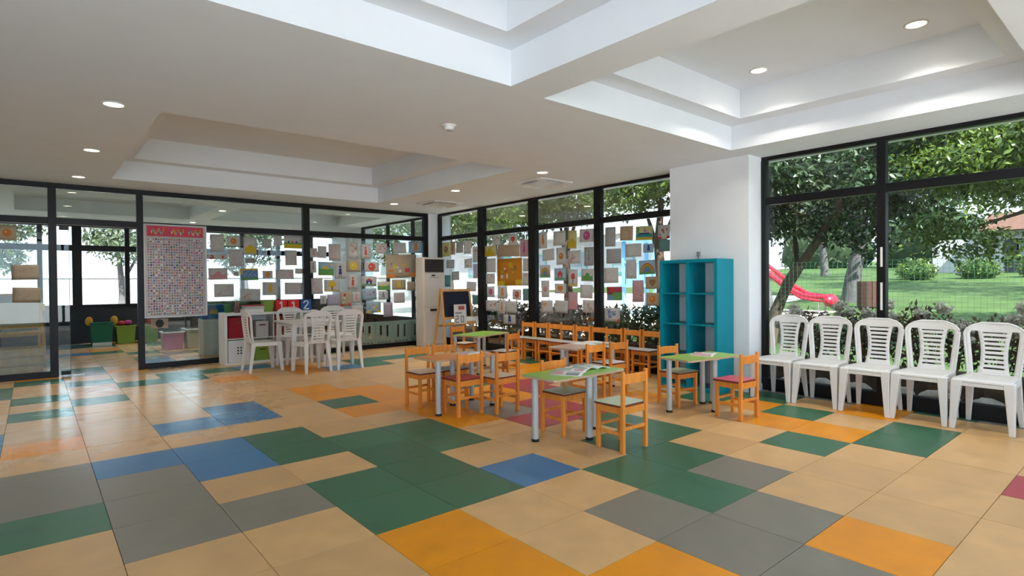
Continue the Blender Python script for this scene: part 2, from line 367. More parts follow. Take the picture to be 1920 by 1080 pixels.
# ------------------------------------------------------------------ ceiling fittings
M_LED = mat('lamp_disc', (1,.95,.85,1), .5, emit=((1,.90,.70,1), 9))
M_RING = mat('lamp_ring', (.70,.69,.66,1), .35, .4)
def downlight():
    r = empty('downlight')
    mb = MB(); n = 24; ro, ri = .085, .066
    vs = []
    for rr, z in ((ro,0),(ro,-.007),(ri+.006,-.010),(ri,-.003)): vs += [(rr*math.cos(2*math.pi*i/n), rr*math.sin(2*math.pi*i/n), z) for i in range(n)]
    mb.add(vs, [(k*n+i, (k+1)*n+i, (k+1)*n+(i+1)%n, k*n+(i+1)%n) for k in range(3) for i in range(n)], 0, True)
    mb.build('ring', M_RING, r)
    MB().cyl(0,0,-.004,-.002,ri,n=24).build('lamp_disc', M_LED, r)
    return r
DL = [(.51,5.505,CZ,'recessed downlight nearest the viewer left of the long coffer'),(.497,7.52,CZ,'middle recessed downlight left of the long coffer'),(.479,9.47,CZ,'recessed downlight above the doorway end of the long coffer'),
      (5.064,9.316,CZ,'recessed downlight closest to the partition corner'),(5.093,7.387,CZ,'recessed downlight between the two ceiling cassettes'),(5.158,5.465,CZ,'recessed downlight next to the nearer ceiling cassette'),
      (5.32,2.62,CZ+.56,'recessed downlight inside the right coffer closer to the pillar'),(5.33,1.36,CZ+.56,'recessed downlight inside the right coffer at picture edge')]
DL2 = [(2.865,12.2,CZ,'added downlight to light second room between its coffers, nearer the partition'),(2.865,14.9,CZ,'added downlight to light second room close to its far window')]  # lamps added to keep the second room lit
dproto = downlight(); first = True
for k,(x,y,z,lab) in enumerate(DL+DL2):
    o = dproto if first else copy_tree(dproto); first = False
    tag(o, lab, 'ceiling light', 'recessed downlights'); put(o, x, y, z)
    sp = bpy.data.lights.new('downlight_beam','SPOT'); sp.energy = 26 if k < 8 else 40; sp.spot_size = 2.3; sp.spot_blend = .9; sp.shadow_soft_size = .06; sp.color = (1,.93,.82)
    so = bpy.data.objects.new('downlight_beam', sp); COL.objects.link(so); so.parent = o; so.location = (0,0,-.012)
sd = empty('smoke_detector', (2.94,4.358,CZ), label='white round smoke detector on the flat ceiling', cat='smoke detector')
MB().cyl(0,0,-.014,0,.062,.066,n=24).build('base', M_WPLASTIC, sd, bevel=.002)
MB().cyl(0,0,-.045,-.014,.040,.052,n=24).build('sensor_head', M_WPLASTIC, sd, bevel=.004)
MB().cyl(0,0,-.052,-.045,.018,.020,n=16).build('sensor_cap', mat('grey_plastic', (.35,.36,.37,1), .5), sd)
def cassette(x, y, lab):
    a = empty('ceiling_cassette', (x,y,CZ), label=lab, cat='air vent', group='ceiling air cassettes')
    MB().box(-.31,-.31,-.022,.31,-.20,0).box(-.31,.20,-.022,.31,.31,0).box(-.31,-.20,-.022,-.20,.20,0).box(.20,-.20,-.022,.31,.20,0).build('frame', M_WPLASTIC, a, bevel=.004)
    MB().box(-.20,-.20,-.012,.20,.20,-.006).build('filter', mat('filter_dark', (.10,.10,.10,1), .7), a)
    for k in range(12): MB().box(-.195,-.185+k*.0325,-.018,.195,-.170+k*.0325,-.011).build('grille_slat', M_WPLASTIC, a)
    for s in (-1,1):
        MB().hexa([(-.17,s*.285,-.05),(.17,s*.285,-.05),(.17,s*.277,-.05),(-.17,s*.277,-.05)],[(-.17,s*.235,-.022),(.17,s*.235,-.022),(.17,s*.227,-.022),(-.17,s*.227,-.022)]).build('louvre', M_WPLASTIC, a)
        MB().hexa([(s*.285,-.17,-.05),(s*.277,-.17,-.05),(s*.277,.17,-.05),(s*.285,.17,-.05)],[(s*.235,-.17,-.022),(s*.227,-.17,-.022),(s*.227,.17,-.022),(s*.235,.17,-.022)]).build('louvre', M_WPLASTIC, a)
cassette(5.69, 6.02, 'square ceiling air cassette nearer the viewer, beside the windows'); cassette(5.69, 8.755, 'square ceiling air cassette farther back, near partition corner')
# ------------------------------------------------------------------ small wooden chairs
SEATC = {'mint': (.52,.60,.42,1), 'cream': (.62,.50,.38,1), 'red': (.55,.045,.05,1), 'navy': (.10,.13,.16,1), 'sage': (.36,.43,.30,1), 'white': (.66,.65,.62,1), 'pink': (.62,.08,.14,1), 'grey': (.42,.43,.42,1)}
M_SEAT = {k: mat('seat_'+k, v, .35, .4, noise=.05, nscale=14) for k, v in SEATC.items()}
def chair_proto():
    r = empty('wooden_chair')
    mb = MB().prism([(-.155,-.112),(-.135,-.125),(.135,-.125),(.155,-.112),(.155,.135),(.145,.147),(-.145,.147),(-.155,.135)], .342, .3565, 1)
    mb.prism([(-.153,-.110),(-.134,-.123),(.134,-.123),(.153,-.110),(.153,.134),(.144,.145),(-.144,.145),(-.153,.134)], .3565, .360, 0)
    mb.build('seat', [M_SEAT['mint'], M_EDGE], r)
    for s in (-1,1):
        MB().hexa([(s*.138-.016,-.147,0),(s*.138+.016,-.147,0),(s*.138+.016,-.113,0),(s*.138-.016,-.113,0)],[(s*.138-.013,-.150,.614),(s*.138+.013,-.150,.614),(s*.138+.013,-.124,.618),(s*.138-.013,-.124,.618)]).build('leg', M_ORANGEWOOD, r, bevel=.004)
        MB().box(s*.132-.015,.098,0,s*.132+.015,.130,.342).build('leg', M_ORANGEWOOD, r, bevel=.004)
    n = 8; vs = []; fs = []
    for i in range(n+1):
        x = -.126+.252*i/n; c = -.135-.016*(1-(x/.126)**2)
        zt = .592+.004*(1-(x/.126)**2)
        vs += [(x,c-.009,.520),(x,c+.009,.520),(x,c+.009,zt),(x,c-.009,zt)]
    for i in range(n):
        a, b = 4*i, 4*i+4
        fs += [(a,a+1,b+1,b),(a+1,a+2,b+2,b+1),(a+2,a+3,b+3,b+2),(a+3,a,b,b+3)]
    fs += [(0,3,2,1),(4*n,4*n+1,4*n+2,4*n+3)]
    MB().add(vs, fs).build('backrest', M_ORANGEWOOD, r, bevel=.003)
    for y in (-.132,.114): MB().box(-.118,y-.008,.290,.118,y+.008,.342).build('apron', M_ORANGEWOOD, r)
    for s in (-1,1): MB().box(s*.134-.008,-.115,.290,s*.134+.008,.1,.342).build('apron', M_ORANGEWOOD, r)
    for s in (-1,1): MB().box(s*.134-.008,-.115,.125,s*.134+.008,.1,.150).build('stretcher', M_ORANGEWOOD, r, bevel=.002)
    MB().box(-.124,-.139,.165,.124,-.123,.190).build('stretcher', M_ORANGEWOOD, r, bevel=.002)
    MB().box(-.118,.106,.165,.118,.122,.188).build('stretcher', M_ORANGEWOOD, r, bevel=.002)
    return r
cproto = chair_proto(); cused = [False]; seat_meshes = {}
def wood_chair(x, y, rz, seat, label, group):
    o = copy_tree(cproto) if cused[0] else cproto; cused[0] = True
    for ch in o.children:
        if ch.name.startswith('seat'):
            if seat not in seat_meshes:
                me = ch.data.copy(); me.materials[0] = M_SEAT[seat]; seat_meshes[seat] = me
            ch.data = seat_meshes[seat]
    tag(o, label, 'chair', group); put(o, x, y, 0, rz)
    return o
G1 = 'small wooden chairs at the play tables'
wood_chair(3.51,2.845,0,'mint','small wooden chair with pale mint seat nearest the viewer', G1)
wood_chair(3.505,3.455,180,'sage','small wooden chair with sage seat behind the front green table', G1)
wood_chair(3.17,5.205,182,'cream','leftmost small wooden chair with cream seat at orange table', G1)
wood_chair(3.495,5.20,178,'navy','small wooden chair with dark blue-grey seat behind orange table', G1)
wood_chair(3.235,4.605,0,'red','small wooden chair with red seat at orange table', G1)
wood_chair(3.575,4.455,2,'cream','small wooden chair with cream seat right of red-seated one, orange table', G1)
wood_chair(4.715,4.30,0,'grey','small wooden chair directly behind front green table, facing the paper-covered table', G1)
wood_chair(5.115,4.30,-2,'white','small wooden chair with white seat facing the paper-covered table', G1)
wood_chair(4.92,5.985,17,'grey','small wooden chair with grey seat at the farthest green table', G1)
wood_chair(5.10,7.20,192,'cream','small wooden chair behind the farthest green table near the easel', G1)
wood_chair(5.15,3.41,173,'sage','small wooden chair with sage seat before the teal bookcase', G1)
wood_chair(5.10,2.745,-3,'pink','small wooden chair with crimson seat beside the row of white chairs', G1)
ORD = ['first','second','third','fourth','fifth','sixth','seventh','eighth','ninth']
for k,(y,s) in enumerate(zip((7.25,6.935,6.62,6.305,5.99,5.675,5.36,5.045,4.73), ('white','mint','white','white','white','cream','white','grey','white'))):
    wood_chair(6.36+.02*((k*7)%3-1), y, 90+((k*5)%7-3)*.3, s, '%s wooden chair from the easel in the row under the windows' % ORD[k], 'small wooden chairs lined up under the windows')

# ------------------------------------------------------------------ small tables
M_TOP = {'green': mat('top_green', (.26,.50,.045,1), .32, .45, noise=.06, nscale=9), 'orange': mat('top_orange', (.78,.28,.045,1), .35, .45, noise=.08, nscale=20), 'pinkwood': mat('top_wood', (.50,.33,.24,1), .32, .45, noise=.08, nscale=16), 'palegreen': mat('top_lime', (.36,.55,.11,1), .3, .45, noise=.06, nscale=9)}
M_TEDGE = mat('table_edge', (.55,.40,.25,1), .5)
TZ = .54
def play_table(x, y, rz, w, d, top, legs, label):
    r = empty('play_table', (x,y,0), R(rz), label=label, cat='table', group='small play tables')
    c = .02
    P = lambda e: [(-w/2+c-e,-d/2-e),(w/2-c+e,-d/2-e),(w/2+e,-d/2+c-e),(w/2+e,d/2-c+e),(w/2-c+e,d/2+e),(-w/2+c-e,d/2+e),(-w/2-e,d/2-c+e),(-w/2-e,-d/2+c-e)]
    MB().prism(P(0), TZ-.018, TZ-.001, 1).prism(P(-.002), TZ-.001, TZ, 0).build('table_top', [M_TOP[top], M_TEDGE], r)
    for (lx,ly) in legs:
        lg = MB().cyl(lx,ly,.02,TZ-.018,.027,n=18).build('leg', M_STEEL, r)
        MB().cyl(lx,ly,0,.022,.031,n=18).build('foot', M_BLACKP, lg)
        MB().cyl(lx,ly,TZ-.024,TZ-.018,.045,n=18).build('mounting_plate', M_STEEL, lg)
    return r
cl = lambda w,d,i=.035: [(sx*(w/2-i), sy*(d/2-i)) for sx in (-1,1) for sy in (-1,1)]
play_table(3.465,3.30,1,.86,.41,'green',[(-.36,.10),(.0,-.165),(.29,.03),(.375,.165)],'small green table with open magazines at the front')
play_table(5.105,3.125,-7,.79,.39,'palegreen',[(-.34,.10),(.02,-.155),(.34,.11),(.24,.162)],'small green table in front of the teal bookcase')
play_table(3.335,4.86,2,.76,.43,'orange',[(-.345,-.18),(.345,-.18),(.03,.10),(.352,.185)],'small orange table with four wooden chairs')
play_table(5.03,6.66,18,.80,.48,'green',cl(.80,.48),'farthest small green table beside the easel')
play_table(5.0,4.62,9,.88,.40,'pinkwood',[(-.41,.0),(.41,-.16),(.41,.165),(-.1,.165)],'small brownish table with white paper in front of the chair row')

# papers and magazines on the tables
M_PAGE = mat('magazine_page', (.74,.76,.72,1), .45, .3)
M_PRINT = {'a': mat('print_teal', (.25,.42,.38,1), .45), 'b': mat('print_pink', (.60,.30,.34,1), .45), 'c': mat('print_slate', (.22,.26,.27,1), .45), 'd': mat('print_leaf', (.36,.50,.22,1), .45)}
def magazine(x, y, z, rz, label, cols, w=.20, h=.27, lift=.012):
    m = empty('magazine', (x,y,z), R(rz), label=label, cat='magazine', group='magazines on the play tables')
    for s in (-1,1):
        n = 6; vs = []
        for i in range(n+1):
            t = i/n; zz = .002+lift*math.sin(math.pi*min(1,t*1.15))*(1-t*.5)
            vs += [(s*w*t,-h/2,zz),(s*w*t,h/2,zz)]
        fs = [(2*i,2*i+2,2*i+3,2*i+1) if s > 0 else (2*i,2*i+1,2*i+3,2*i+2) for i in range(n)]
        o = MB().add(vs,fs,0,True).build('page', M_PAGE, m); so = o.modifiers.new('thick','SOLIDIFY'); so.thickness = .0035; so.offset = -1
        for k,(u0,v0,u1,v1,c) in enumerate(cols[s]):
            vs = []
            for i in range(4):
                t = u0+(u1-u0)*i/3; zz = .0026+lift*math.sin(math.pi*min(1,t*1.15))*(1-t*.5)
                vs += [(s*w*t,h*(v0-.5),zz),(s*w*t,h*(v1-.5),zz)]
            MB().add(vs,[(2*i,2*i+2,2*i+3,2*i+1) if s > 0 else (2*i,2*i+1,2*i+3,2*i+2) for i in range(3)]).build('printed_picture', M_PRINT[c], o)
magazine(3.42,3.31,TZ,32,'open magazine in the middle of the front green table',{-1:[(.1,.1,.9,.5,'c'),(.2,.6,.8,.9,'b')],1:[(.15,.5,.9,.92,'a'),(.1,.1,.5,.4,'b')]})
magazine(3.715,3.35,TZ,-12,'open greenish magazine at the right end of front green table',{-1:[(.1,.1,.9,.9,'a')],1:[(.05,.05,.95,.95,'d')]}, .14,.22,.022)
magazine(5.24,3.16,TZ,20,'open magazine on the table before the bookcase',{-1:[(.1,.1,.9,.9,'b')],1:[(.1,.15,.9,.6,'c'),(.1,.65,.7,.9,'b')]}, .16,.22)
magazine(3.55,4.90,TZ,15,'open magazine on the orange table',{-1:[(.1,.2,.9,.8,'b')],1:[(.1,.2,.9,.9,'c')]}, .16,.22)
def sheet(x,y,z,rz,w,h,label):
    o = MB().box(-w/2,-h/2,.0005,w/2,h/2,.002).build('paper_sheet', M_PAGE); put(o,x,y,z,rz); tag(o,label,'paper','loose sheets on the play tables')
sheet(5.10,4.66,TZ,20,.21,.297,'loose white sheet in the middle of the brownish table'); sheet(5.31,4.68,TZ,-8,.21,.297,'loose white sheet at the right end of the brownish table'); sheet(3.62,3.47,TZ,15,.15,.1,'small white sheet behind the magazines on front table')

# ------------------------------------------------------------------ white plastic chairs
def plastic_chair():
    r = empty('plastic_chair')
    # seat: dished slab with a skirt
    n = 10; vs = []; fs = []
    def hw(t): return .178+.032*t
    for j in range(n+1):
        t = j/n; y = -.185+.41*t
        for i in range(n+1):
            u = -1+2*i/n; e = max(0,(t-.88)/.12)
            x = u*hw(t)*(1-.06*e*e); z = .437-.014*(1-u*u)*math.sin(math.pi*min(1,t*1.05))-.022*e*e
            vs.append((x,y,z))
    for j in range(n):
        for i in range(n): fs.append((j*(n+1)+i, j*(n+1)+i+1, (j+1)*(n+1)+i+1, (j+1)*(n+1)+i))
    o = MB().add(vs,fs,0,True).build('seat', M_WPLASTIC, r); s = o.modifiers.new('thick','SOLIDIFY'); s.thickness = .010
    sk = MB()
    sk.hexa([(-.200,.210,.375),(.200,.210,.375),(.200,.222,.375),(-.200,.222,.375)],[(-.198,.206,.424),(.198,.206,.424),(.198,.220,.424),(-.198,.220,.424)])
    for q in (-1,1): sk.hexa([(q*.186-.006,-.18,.385),(q*.186+.006,-.18,.385),(q*.209+.006,.215,.378),(q*.209-.006,.215,.378)],[(q*.176-.006,-.18,.436),(q*.176+.006,-.18,.436),(q*.200+.006,.215,.428),(q*.200-.006,.215,.428)])
    sk.build('skirt', M_WPLASTIC, r, bevel=.003)
    # backrest: rim, hourglass splat with eight slots, two side openings
    def P(u, v):
        return (u, -.176-.048*v-.026*(1-(u/.21)**2)*min(1,v*4+.2), .425+.475*v)
    def ow(v):
        b = .178+.034*min(1,v/.75)
        if v > .74: b *= math.sqrt(max(0,1-((v-.74)/.264)**2.5))
        return b
    def cw(v): return .094+.028*((v-.40)/.45)**2
    N = 96; rows = [k/N for k in range(N+1)]; vid = {}; V = []; F = []
    def vx(u, v):
        k = (round(u,5), round(v,5))
        if k not in vid: vid[k] = len(V); V.append(P(u,v))
        return vid[k]
    slots = [(.13+.083*k, .13+.083*k+.0235) for k in range(9)]
    def fr(v, f):   # fractional column positions
        o = ow(v); c = min(cw(v), o*.62); ri = max(o-.040, c+.004)
        return {'-o':-o,'-r':-ri,'-c':-c,'-s':-(c-.030),'s':c-.030,'c':c,'r':ri,'o':o}[f]
    cols = ['-o','-r','-c','-s','s','c','r','o']
    for a,b in zip(rows, rows[1:]):
        m = (a+b)/2
        for k in range(7):
            if k in (1,5) and .045 < m < .83: continue
            if k == 3 and any(p < m < q for p,q in slots): continue
            seg = 5 if k == 3 else 1
            for h in range(seg):
                l = lambda v,t: fr(v,cols[k])+(fr(v,cols[k+1])-fr(v,cols[k]))*t
                q = [vx(l(a,h/seg),a), vx(l(a,(h+1)/seg),a), vx(l(b,(h+1)/seg),b), vx(l(b,h/seg),b)]
                if len(set(q)) == 4: F.append(tuple(q))
                elif len(set(q)) == 3: F.append(tuple(dict.fromkeys(q)))
    o = MB().add(V,F,0,True).build('backrest', M_WPLASTIC, r); s = o.modifiers.new('thick','SOLIDIFY'); s.thickness = .013; s.offset = 0
    rim = MB()
    pts = [P(-ow(v),v) for v in [k/24*.985 for k in range(25)]]+[P(ow(v),v) for v in [k/24*.985 for k in range(24,-1,-1)]]
    rim.tube(pts, .0105, 8); rim.build('rim', M_WPLASTIC, r)
    for q in (-1,1):
        MB().hexa([(q*.200-.019,.205,0),(q*.200+.019,.205,0),(q*.200+.019,.243,0),(q*.200-.019,.243,0)],[(q*.176-.042,.150,.428),(q*.176+.034,.150,.428),(q*.176+.034,.226,.425),(q*.176-.042,.226,.425)]).build('leg', M_WPLASTIC, r, bevel=.006)
        MB().hexa([(q*.186-.017,-.245,0),(q*.186+.017,-.245,0),(q*.186+.017,-.212,0),(q*.186-.017,-.212,0)],[(q*.158-.032,-.190,.430),(q*.158+.032,-.190,.430),(q*.158+.032,-.140,.430),(q*.158-.032,-.140,.430)]).build('leg', M_WPLASTIC, r, bevel=.006)
    return r
pproto = plastic_chair(); pused = [False]
def white_chair(x, y, rz, label, group):
    o = copy_tree(pproto) if pused[0] else pproto; pused[0] = True
    tag(o, label, 'chair', group); put(o, x, y, 0, rz); return o
for k, y in enumerate((2.875,2.435,1.98,1.54,1.085)):
    white_chair(6.300+.006*(k%2), y, 90+(k*3)%4-1.5, '%s white plastic chair from the pillar in the row before the window' % ORD[k], 'white plastic chairs lined up before the window')
G2 = 'white plastic chairs around the white table'
white_chair(2.60,8.88,-88,'white plastic chair seen side-on at left of the white table',G2)
white_chair(3.13,8.29,3,'left of two white plastic chairs turning backs at white table',G2)
white_chair(3.65,8.31,-4,'right of two white plastic chairs turning backs at white table',G2)
white_chair(3.27,9.42,180,'white plastic chair behind the white table, before the low shelf',G2)
white_chair(3.95,9.34,172,'white plastic chair at far right behind the white table',G2)
wt = empty('white_table', (3.30,8.90,0), 0, label='white plastic table surrounded by white chairs at the low shelf', cat='table')
MB().prism([(-.40,-.36),(-.36,-.40),(.36,-.40),(.40,-.36),(.40,.36),(.36,.40),(-.36,.40),(-.40,.36)], .69, .715).build('table_top', M_WPLASTIC, wt, bevel=.006)
MB().box(-.36,-.36,.64,.36,-.345,.69).box(-.36,.345,.64,.36,.36,.69).box(-.36,-.345,.64,-.345,.345,.69).box(.345,-.345,.64,.36,.345,.69).build('apron', M_WPLASTIC, wt)
for sx in (-1,1):
    for sy in (-1,1): MB().hexa([(sx*.36-.02,sy*.36-.02,0),(sx*.36+.02,sy*.36-.02,0),(sx*.36+.02,sy*.36+.02,0),(sx*.36-.02,sy*.36+.02,0)],[(sx*.33-.035,sy*.33-.035,.69),(sx*.33+.035,sy*.33-.035,.69),(sx*.33+.035,sy*.33+.035,.69),(sx*.33-.035,sy*.33+.035,.69)]).build('leg', M_WPLASTIC, wt, bevel=.005)

# ------------------------------------------------------------------ teal bookcase (two columns, four rows)
M_TEAL = mat('teal_lacquer', (.0,.235,.315,1), .42, .22, noise=.05, nscale=5)
bk = empty('bookcase', label='tall teal open bookcase standing against the white pillar', cat='bookcase')
bx0, bx1, by0, by1, bz = 5.91, 6.275, 3.40, 4.17, 1.545
for y0 in (by0, by1-.04): MB().box(bx0,y0,0,bx1,y0+.04,bz).build('side_panel', M_TEAL, bk, bevel=.003)
MB().box(bx0,by0+.04,bz-.04,bx1,by1-.04,bz).build('top_panel', M_TEAL, bk, bevel=.003)
MB().box(bx0,by0+.04,0,bx1,by1-.04,.04).build('bottom_panel', M_TEAL, bk, bevel=.003)
ym = (by0+by1)/2
MB().box(bx0,ym-.018,.04,bx1,ym+.018,bz-.04).build('divider', M_TEAL, bk, bevel=.002)
for k in range(1,4):
    z = .04+(bz-.08)*k/4
    for (a,b) in ((by0+.04,ym-.018),(ym+.018,by1-.04)): MB().box(bx0+.004,a,z-.008,bx1,b,z+.008).build('shelf', M_TEAL, bk, bevel=.002)
w1 = empty('wall_socket', (PX,3.86,1.60), label='small dark cable box on pillar above the teal bookcase', cat='socket')
MB().box(-.03,-.02,-.005,0,.02,.05).build('box', mat('grey_box',(.30,.28,.27,1),.5), w1, bevel=.004); MB().tube([(-.015,.0,.0),(-.02,.003,-.02),(-.018,.0,-.05)],.004).build('cable', M_BLACKP, w1)

# ------------------------------------------------------------------ floor-standing air conditioner
M_ACB = mat('ac_cream', (.66,.60,.53,1), .4, .4, noise=.02)
ac = empty('air_conditioner', (6.20,9.93,0), 0, label='tall cream floor-standing air conditioner in the corner by the easel', cat='air conditioner')
MB().box(-.26,-.16,.0,.26,.14,1.80).build('body', M_ACB, ac, bevel=.018, seg=3)
MB().box(-.22,-.166,1.50,.22,-.15,1.76).build('outlet', mat('outlet_dark', (.02,.018,.017,1), .6), ac)
for k in range(8): MB().hexa([(-.215,-.178,1.512+k*.030),(.215,-.178,1.512+k*.030),(.215,-.160,1.522+k*.030),(-.215,-.160,1.522+k*.030)],[(-.215,-.178,1.517+k*.030),(.215,-.178,1.517+k*.030),(.215,-.160,1.527+k*.030),(-.215,-.160,1.527+k*.030)]).build('louvre', mat('louvre_brown', (.10,.085,.075,1), .5), ac)
MB().box(-.235,-.172,.05,.235,-.158,.78).build('intake_panel', M_ACB, ac, bevel=.004)
MB().box(-.235,-.172,.80,.235,-.158,1.47).build('front_panel', M_ACB, ac, bevel=.006)
MB().box(-.11,-.178,.715,.11,-.168,.765).build('handle_slot', mat('slot_brown', (.05,.028,.022,1), .6), ac)
MB().prism([(.05*math.cos(t*math.pi/8),.018*math.sin(t*math.pi/8)) for t in range(16)],0,.004).build('badge', mat('badge_dark',(.06,.06,.06,1),.3), ac).matrix_local = Matrix.Translation((-.03,-.172,1.435)) @ Matrix.Rotation(math.pi/2,4,'X')
for k in range(4): MB().box(-.10+k*.055,-.176,1.385,-.068+k*.055,-.171,1.400).build('button', mat('button_grey',(.25,.24,.23,1),.4), ac)

# ------------------------------------------------------------------ easel with chalkboard
M_PINE = mat('pine', (.62,.34,.11,1), .45, .35, noise=.12, nscale=22, stretch=(1,1,.15))
def easel(name, x, y, rz, label, board, s=1.0):
    e = empty(name, (x,y,0), R(rz), label=label, cat='easel')
    for q in (-1,1):
        MB().hexa([(q*.33*s-.02,-.22,0),(q*.33*s+.02,-.22,0),(q*.33*s+.02,-.19,0),(q*.33*s-.02,-.19,0)],[(q*.30*s-.02,-.015,1.18),(q*.30*s+.02,-.015,1.18),(q*.30*s+.02,.015,1.18),(q*.30*s-.02,.015,1.18)]).build('leg', M_PINE, e, bevel=.003)
        MB().hexa([(q*.33*s-.02,.22,0),(q*.33*s+.02,.22,0),(q*.33*s+.02,.25,0),(q*.33*s-.02,.25,0)],[(q*.30*s-.02,.02,1.18),(q*.30*s+.02,.02,1.18),(q*.30*s+.02,.05,1.18),(q*.30*s-.02,.05,1.18)]).build('leg', M_PINE, e, bevel=.003)
    f = lambda z: -.205+.205*z/1.18
    for (z0,z1) in ((1.12,1.165),(.60,.645)): MB().hexa([(-.30*s,f(z0)-.018,z0),(.30*s,f(z0)-.018,z0),(.30*s,f(z0)+.006,z0),(-.30*s,f(z0)+.006,z0)],[(-.30*s,f(z1)-.018,z1),(.30*s,f(z1)-.018,z1),(.30*s,f(z1)+.006,z1),(-.30*s,f(z1)+.006,z1)]).build('rail', M_PINE, e, bevel=.002)
    for (z0,z1) in ((1.12,1.165),(.45,.49)): MB().hexa([(-.30*s,.03-f(z0),z0),(.30*s,.03-f(z0),z0),(.30*s,.05-f(z0),z0),(-.30*s,.05-f(z0),z0)],[(-.30*s,.03-f(z1),z1),(.30*s,.03-f(z1),z1),(.30*s,.05-f(z1),z1),(-.30*s,.05-f(z1),z1)]).build('rail', M_PINE, e)
    MB().hexa([(-.285*s,f(.645)-.012,.645),(.285*s,f(.645)-.012,.645),(.285*s,f(.645),.645),(-.285*s,f(.645),.645)],[(-.285*s,f(1.12)-.012,1.12),(.285*s,f(1.12)-.012,1.12),(.285*s,f(1.12),1.12),(-.285*s,f(1.12),1.12)]).build('board', board, e)
    MB().box(-.32*s,f(.53)-.11,.50,.32*s,f(.53)+.0,.515).box(-.32*s,f(.53)-.11,.515,.32*s,f(.53)-.10,.56).build('tray', M_PINE, e, bevel=.002)
    return e
es = easel('easel', 6.14,8.95,-3,'pine easel with dark blue chalkboard beside the air conditioner', mat('chalkboard', (.012,.018,.035,1), .45, .3, noise=.25, nscale=5))
cal = empty('calendar', (6.12,8.72,.517), R(-3), label='printed sheet with big dark numerals standing in the easel tray', cat='poster')
MB().hexa([(-.16,-.004,0),(.12,-.004,0),(.12,.0,0),(-.16,.0,0)],[(-.12,.07,.36),(.15,.07,.36),(.15,.074,.36),(-.12,.074,.36)]).build('sheet', mat('sheet_white', (.70,.68,.66,1), .5), cal)
def on_cal(u0,v0,u1,v1,name,m):
    q = lambda u,v: (-.16+.04*v+(.28-.01*v)*u, -.0055+.074*v, .36*v)
    MB().add([q(u0,v0),q(u1,v0),q(u1,v1),q(u0,v1)],[(0,1,2,3)]).build(name, m, cal)
on_cal(.35,.72,.85,.92,'printed_picture',mat('print_red',(.40,.10,.08,1),.5)); on_cal(.08,.52,.62,.60,'printed_line',M_PRINT['c'])
for (u0,v0,u1,v1) in ((.10,.38,.36,.44),(.28,.24,.36,.40),(.10,.22,.36,.28),(.08,.08,.16,.24),(.08,.06,.38,.12),(.52,.06,.60,.42),(.70,.06,.78,.42),(.56,.36,.76,.42),(.56,.06,.76,.12)): on_cal(u0,v0,u1,v1,'printed_numeral',M_PRINT['c'])
wb = empty('book', (6.40,8.735,.517), R(-8), label='small white open book in the easel tray', cat='book')
for q in (-1,1): MB().hexa([(0,0,0),(q*.13,.015,0),(q*.13,.023,0),(0,.01,0)],[(0,.03,.12),(q*.13,.045,.12),(q*.13,.053,.12),(0,.04,.12)]).build('page_block', M_PAGE, wb)
